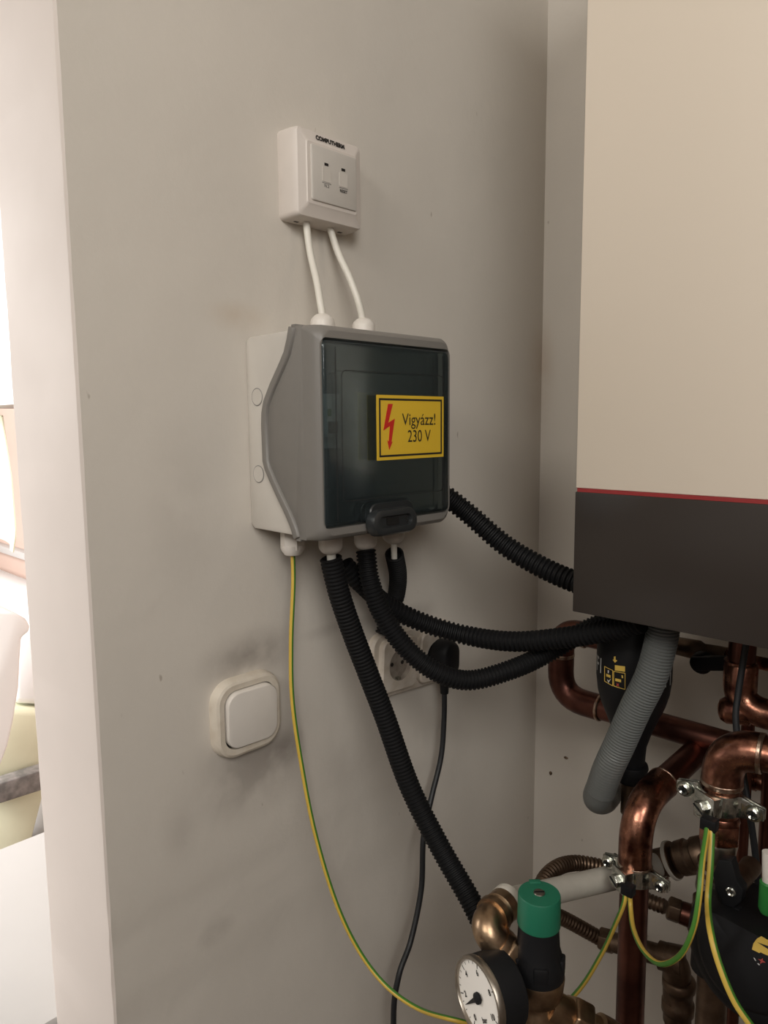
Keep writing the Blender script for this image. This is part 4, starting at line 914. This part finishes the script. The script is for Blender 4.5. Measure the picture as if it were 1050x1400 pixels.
# ------------------------------------------------------------------ neighbouring room beyond the doorway
t = thing('worktop_unit', 'pale worktop unit seen beyond the doorway, bottom left', 'counter', (-.35, .6, 0))
mb = MB(); box(mb, (-.542, -.30, .872), (-.153, YW1 - .01, .900)); mb.build('worktop', m_worktop, t, bevel=.001)
mb = MB(); box(mb, (-.530, -.28, 0), (-.165, YW1 - .02, .872)); mb.build('carcass', m_white, t)
c = at(5, 555, y=.70)
t = thing('wall_cabinet', 'white wall cabinet in the neighbouring room, above the hanging cloth', 'cabinet', (c.x, .85, c.z))
mb = MB(); box(mb, (c.x - .35, .67, c.z + .012), (c.x + .75, YW1 - .002, 2.3)); mb.build('carcass', m_pure, t)
mb = MB(); box(mb, (c.x - .35, .665, c.z), (c.x + .75, YW1 - .002, c.z + .012)); mb.build('bottom_trim', m_worktop, t)
# hanging cloth
ca, cb = at(-6, 570, y=.80), at(4, 725, y=.80); wv = []
mb = MB(); NX, NZ = 14, 16
for k in (0, 1):
    for i in range(NZ + 1):
        for j in range(NX + 1):
            fx = j / NX; fz = i / NZ; xr = at(8 + 7 * min(1, fz * 2.2) - (6 * max(0, fz - .85) / .15), 600, y=.80).x
            xl = xr - .30; x = xl + (xr - xl) * fx
            z = ca.z + (cb.z - ca.z) * fz - .06 * fz * fx + .03 * (1 - fx)
            wv.append((x, .80 + .008 * math.sin(fx * 17 + fz) + (.004 if k else 0), z))
S_ = (NX + 1) * (NZ + 1); q = lambda k, i, j: k * S_ + i * (NX + 1) + j
fs = []
for i in range(NZ):
    for j in range(NX):
        fs += [(q(0, i, j), q(0, i, j + 1), q(0, i + 1, j + 1), q(0, i + 1, j)), (q(1, i, j), q(1, i + 1, j), q(1, i + 1, j + 1), q(1, i, j + 1))]
for i in range(NZ): fs += [(q(0, i, 0), q(0, i + 1, 0), q(1, i + 1, 0), q(1, i, 0)), (q(0, i, NX), q(1, i, NX), q(1, i + 1, NX), q(0, i + 1, NX))]
for j in range(NX): fs += [(q(0, 0, j), q(1, 0, j), q(1, 0, j + 1), q(0, 0, j + 1)), (q(0, NZ, j), q(0, NZ, j + 1), q(1, NZ, j + 1), q(1, NZ, j))]
mb.add(wv, fs); o = mb.build('cloth', m_cream, smooth=60); o['label'] = 'pale cloth hanging at the left edge under the white cabinet'; o['category'] = 'cloth'
c = at(20, 758, y=.95); mb = MB(); box(mb, (c.x - .5, .955, c.z - .014), (c.x + .45, YW1 - .001, c.z + .014)); o = mb.build('wall_rail', m_worktop, bevel=.004); o['label'] = 'pale horizontal rail on the far wall below the cloth'; o['category'] = 'rail'
# white tub chair, yellow cushions, grey rail
c = at(15, 790, y=.84); z0 = at(15, 830, y=.84).z; c.x -= .12
mb = MB(); loft(mb, (c.x - .1, .80, z0 - .35), (0, -1, 0), UP, [(-.17, .9, .75, .18), (-.14, 1.0, .82, .2), (.0, 1.0, .82, .2), (.03, .92, .76, .2)], k=6)
t = thing('tub_chair', 'bright white rounded seat beyond the doorway', 'armchair', (c.x - .1, .80, 0))
mb.build('backrest', m_pure, t, smooth=60)
X1 = -1.30
zs_ = at(0, 835, x=X1).z
mb = MB(); ol = [at(a, b, x=X1) for a, b in ((-60, 838), (0, 836), (22, 838), (36, 846), (42, 856), (40, 864), (30, 872), (28, 900), (26, 940), (19, 985), (11, 1020), (0, 1050), (-30, 1100), (-70, 1100))]
uu, vv, nn_ = frame_of((1, 0, 0), UP); prism(mb, [((p - ol[0]).dot(uu), (p - ol[0]).dot(vv)) for p in ol], ol[0], (1, 0, 0), UP, -.12, 0)
mb.build('armrest', m_pure, t, bevel=.012, seg=3, smooth=60)
X2 = -1.62
def slab(name, pts, x, th, mtl, parent=None, bev=.01, label=None, cat=None):
    mb = MB(); ol = [at(a, b, x=x) for a, b in pts]; prism(mb, [((p - ol[0]).dot(uu), (p - ol[0]).dot(vv)) for p in ol], ol[0], (1, 0, 0), UP, -th, 0)
    o = mb.build(name, mtl, parent, bevel=bev, smooth=60)
    if label: o['label'] = label
    if cat: o['category'] = cat
    return o
slab('cushion', [(20, 865), (70, 845), (78, 966), (18, 963)], X2 + .08, .09, m_pure, None, .02, 'off-white cushion beside the bright white seat', 'cushion')
slab('cushion', [(-30, 966), (80, 972), (80, 1058), (-30, 1090)], X2 + .10, .10, m_cream, None, .02, 'pale green-yellow cushion above the grey rail', 'cushion')
slab('panel', [(-30, 1082), (62, 1074), (40, 1160), (20, 1260), (-30, 1260)], X2 + .05, .05, m_cream, None, .004, 'pale yellow panel below the grey rail', 'panel')
slab('grey_rail', [(-30, 1083), (0, 1071), (62, 1051), (62, 1079), (0, 1099), (-30, 1108)], X2 + .16, .05, m_greymet, None, .004, 'worn grey metal rail across the pale yellow cushions', 'rail')
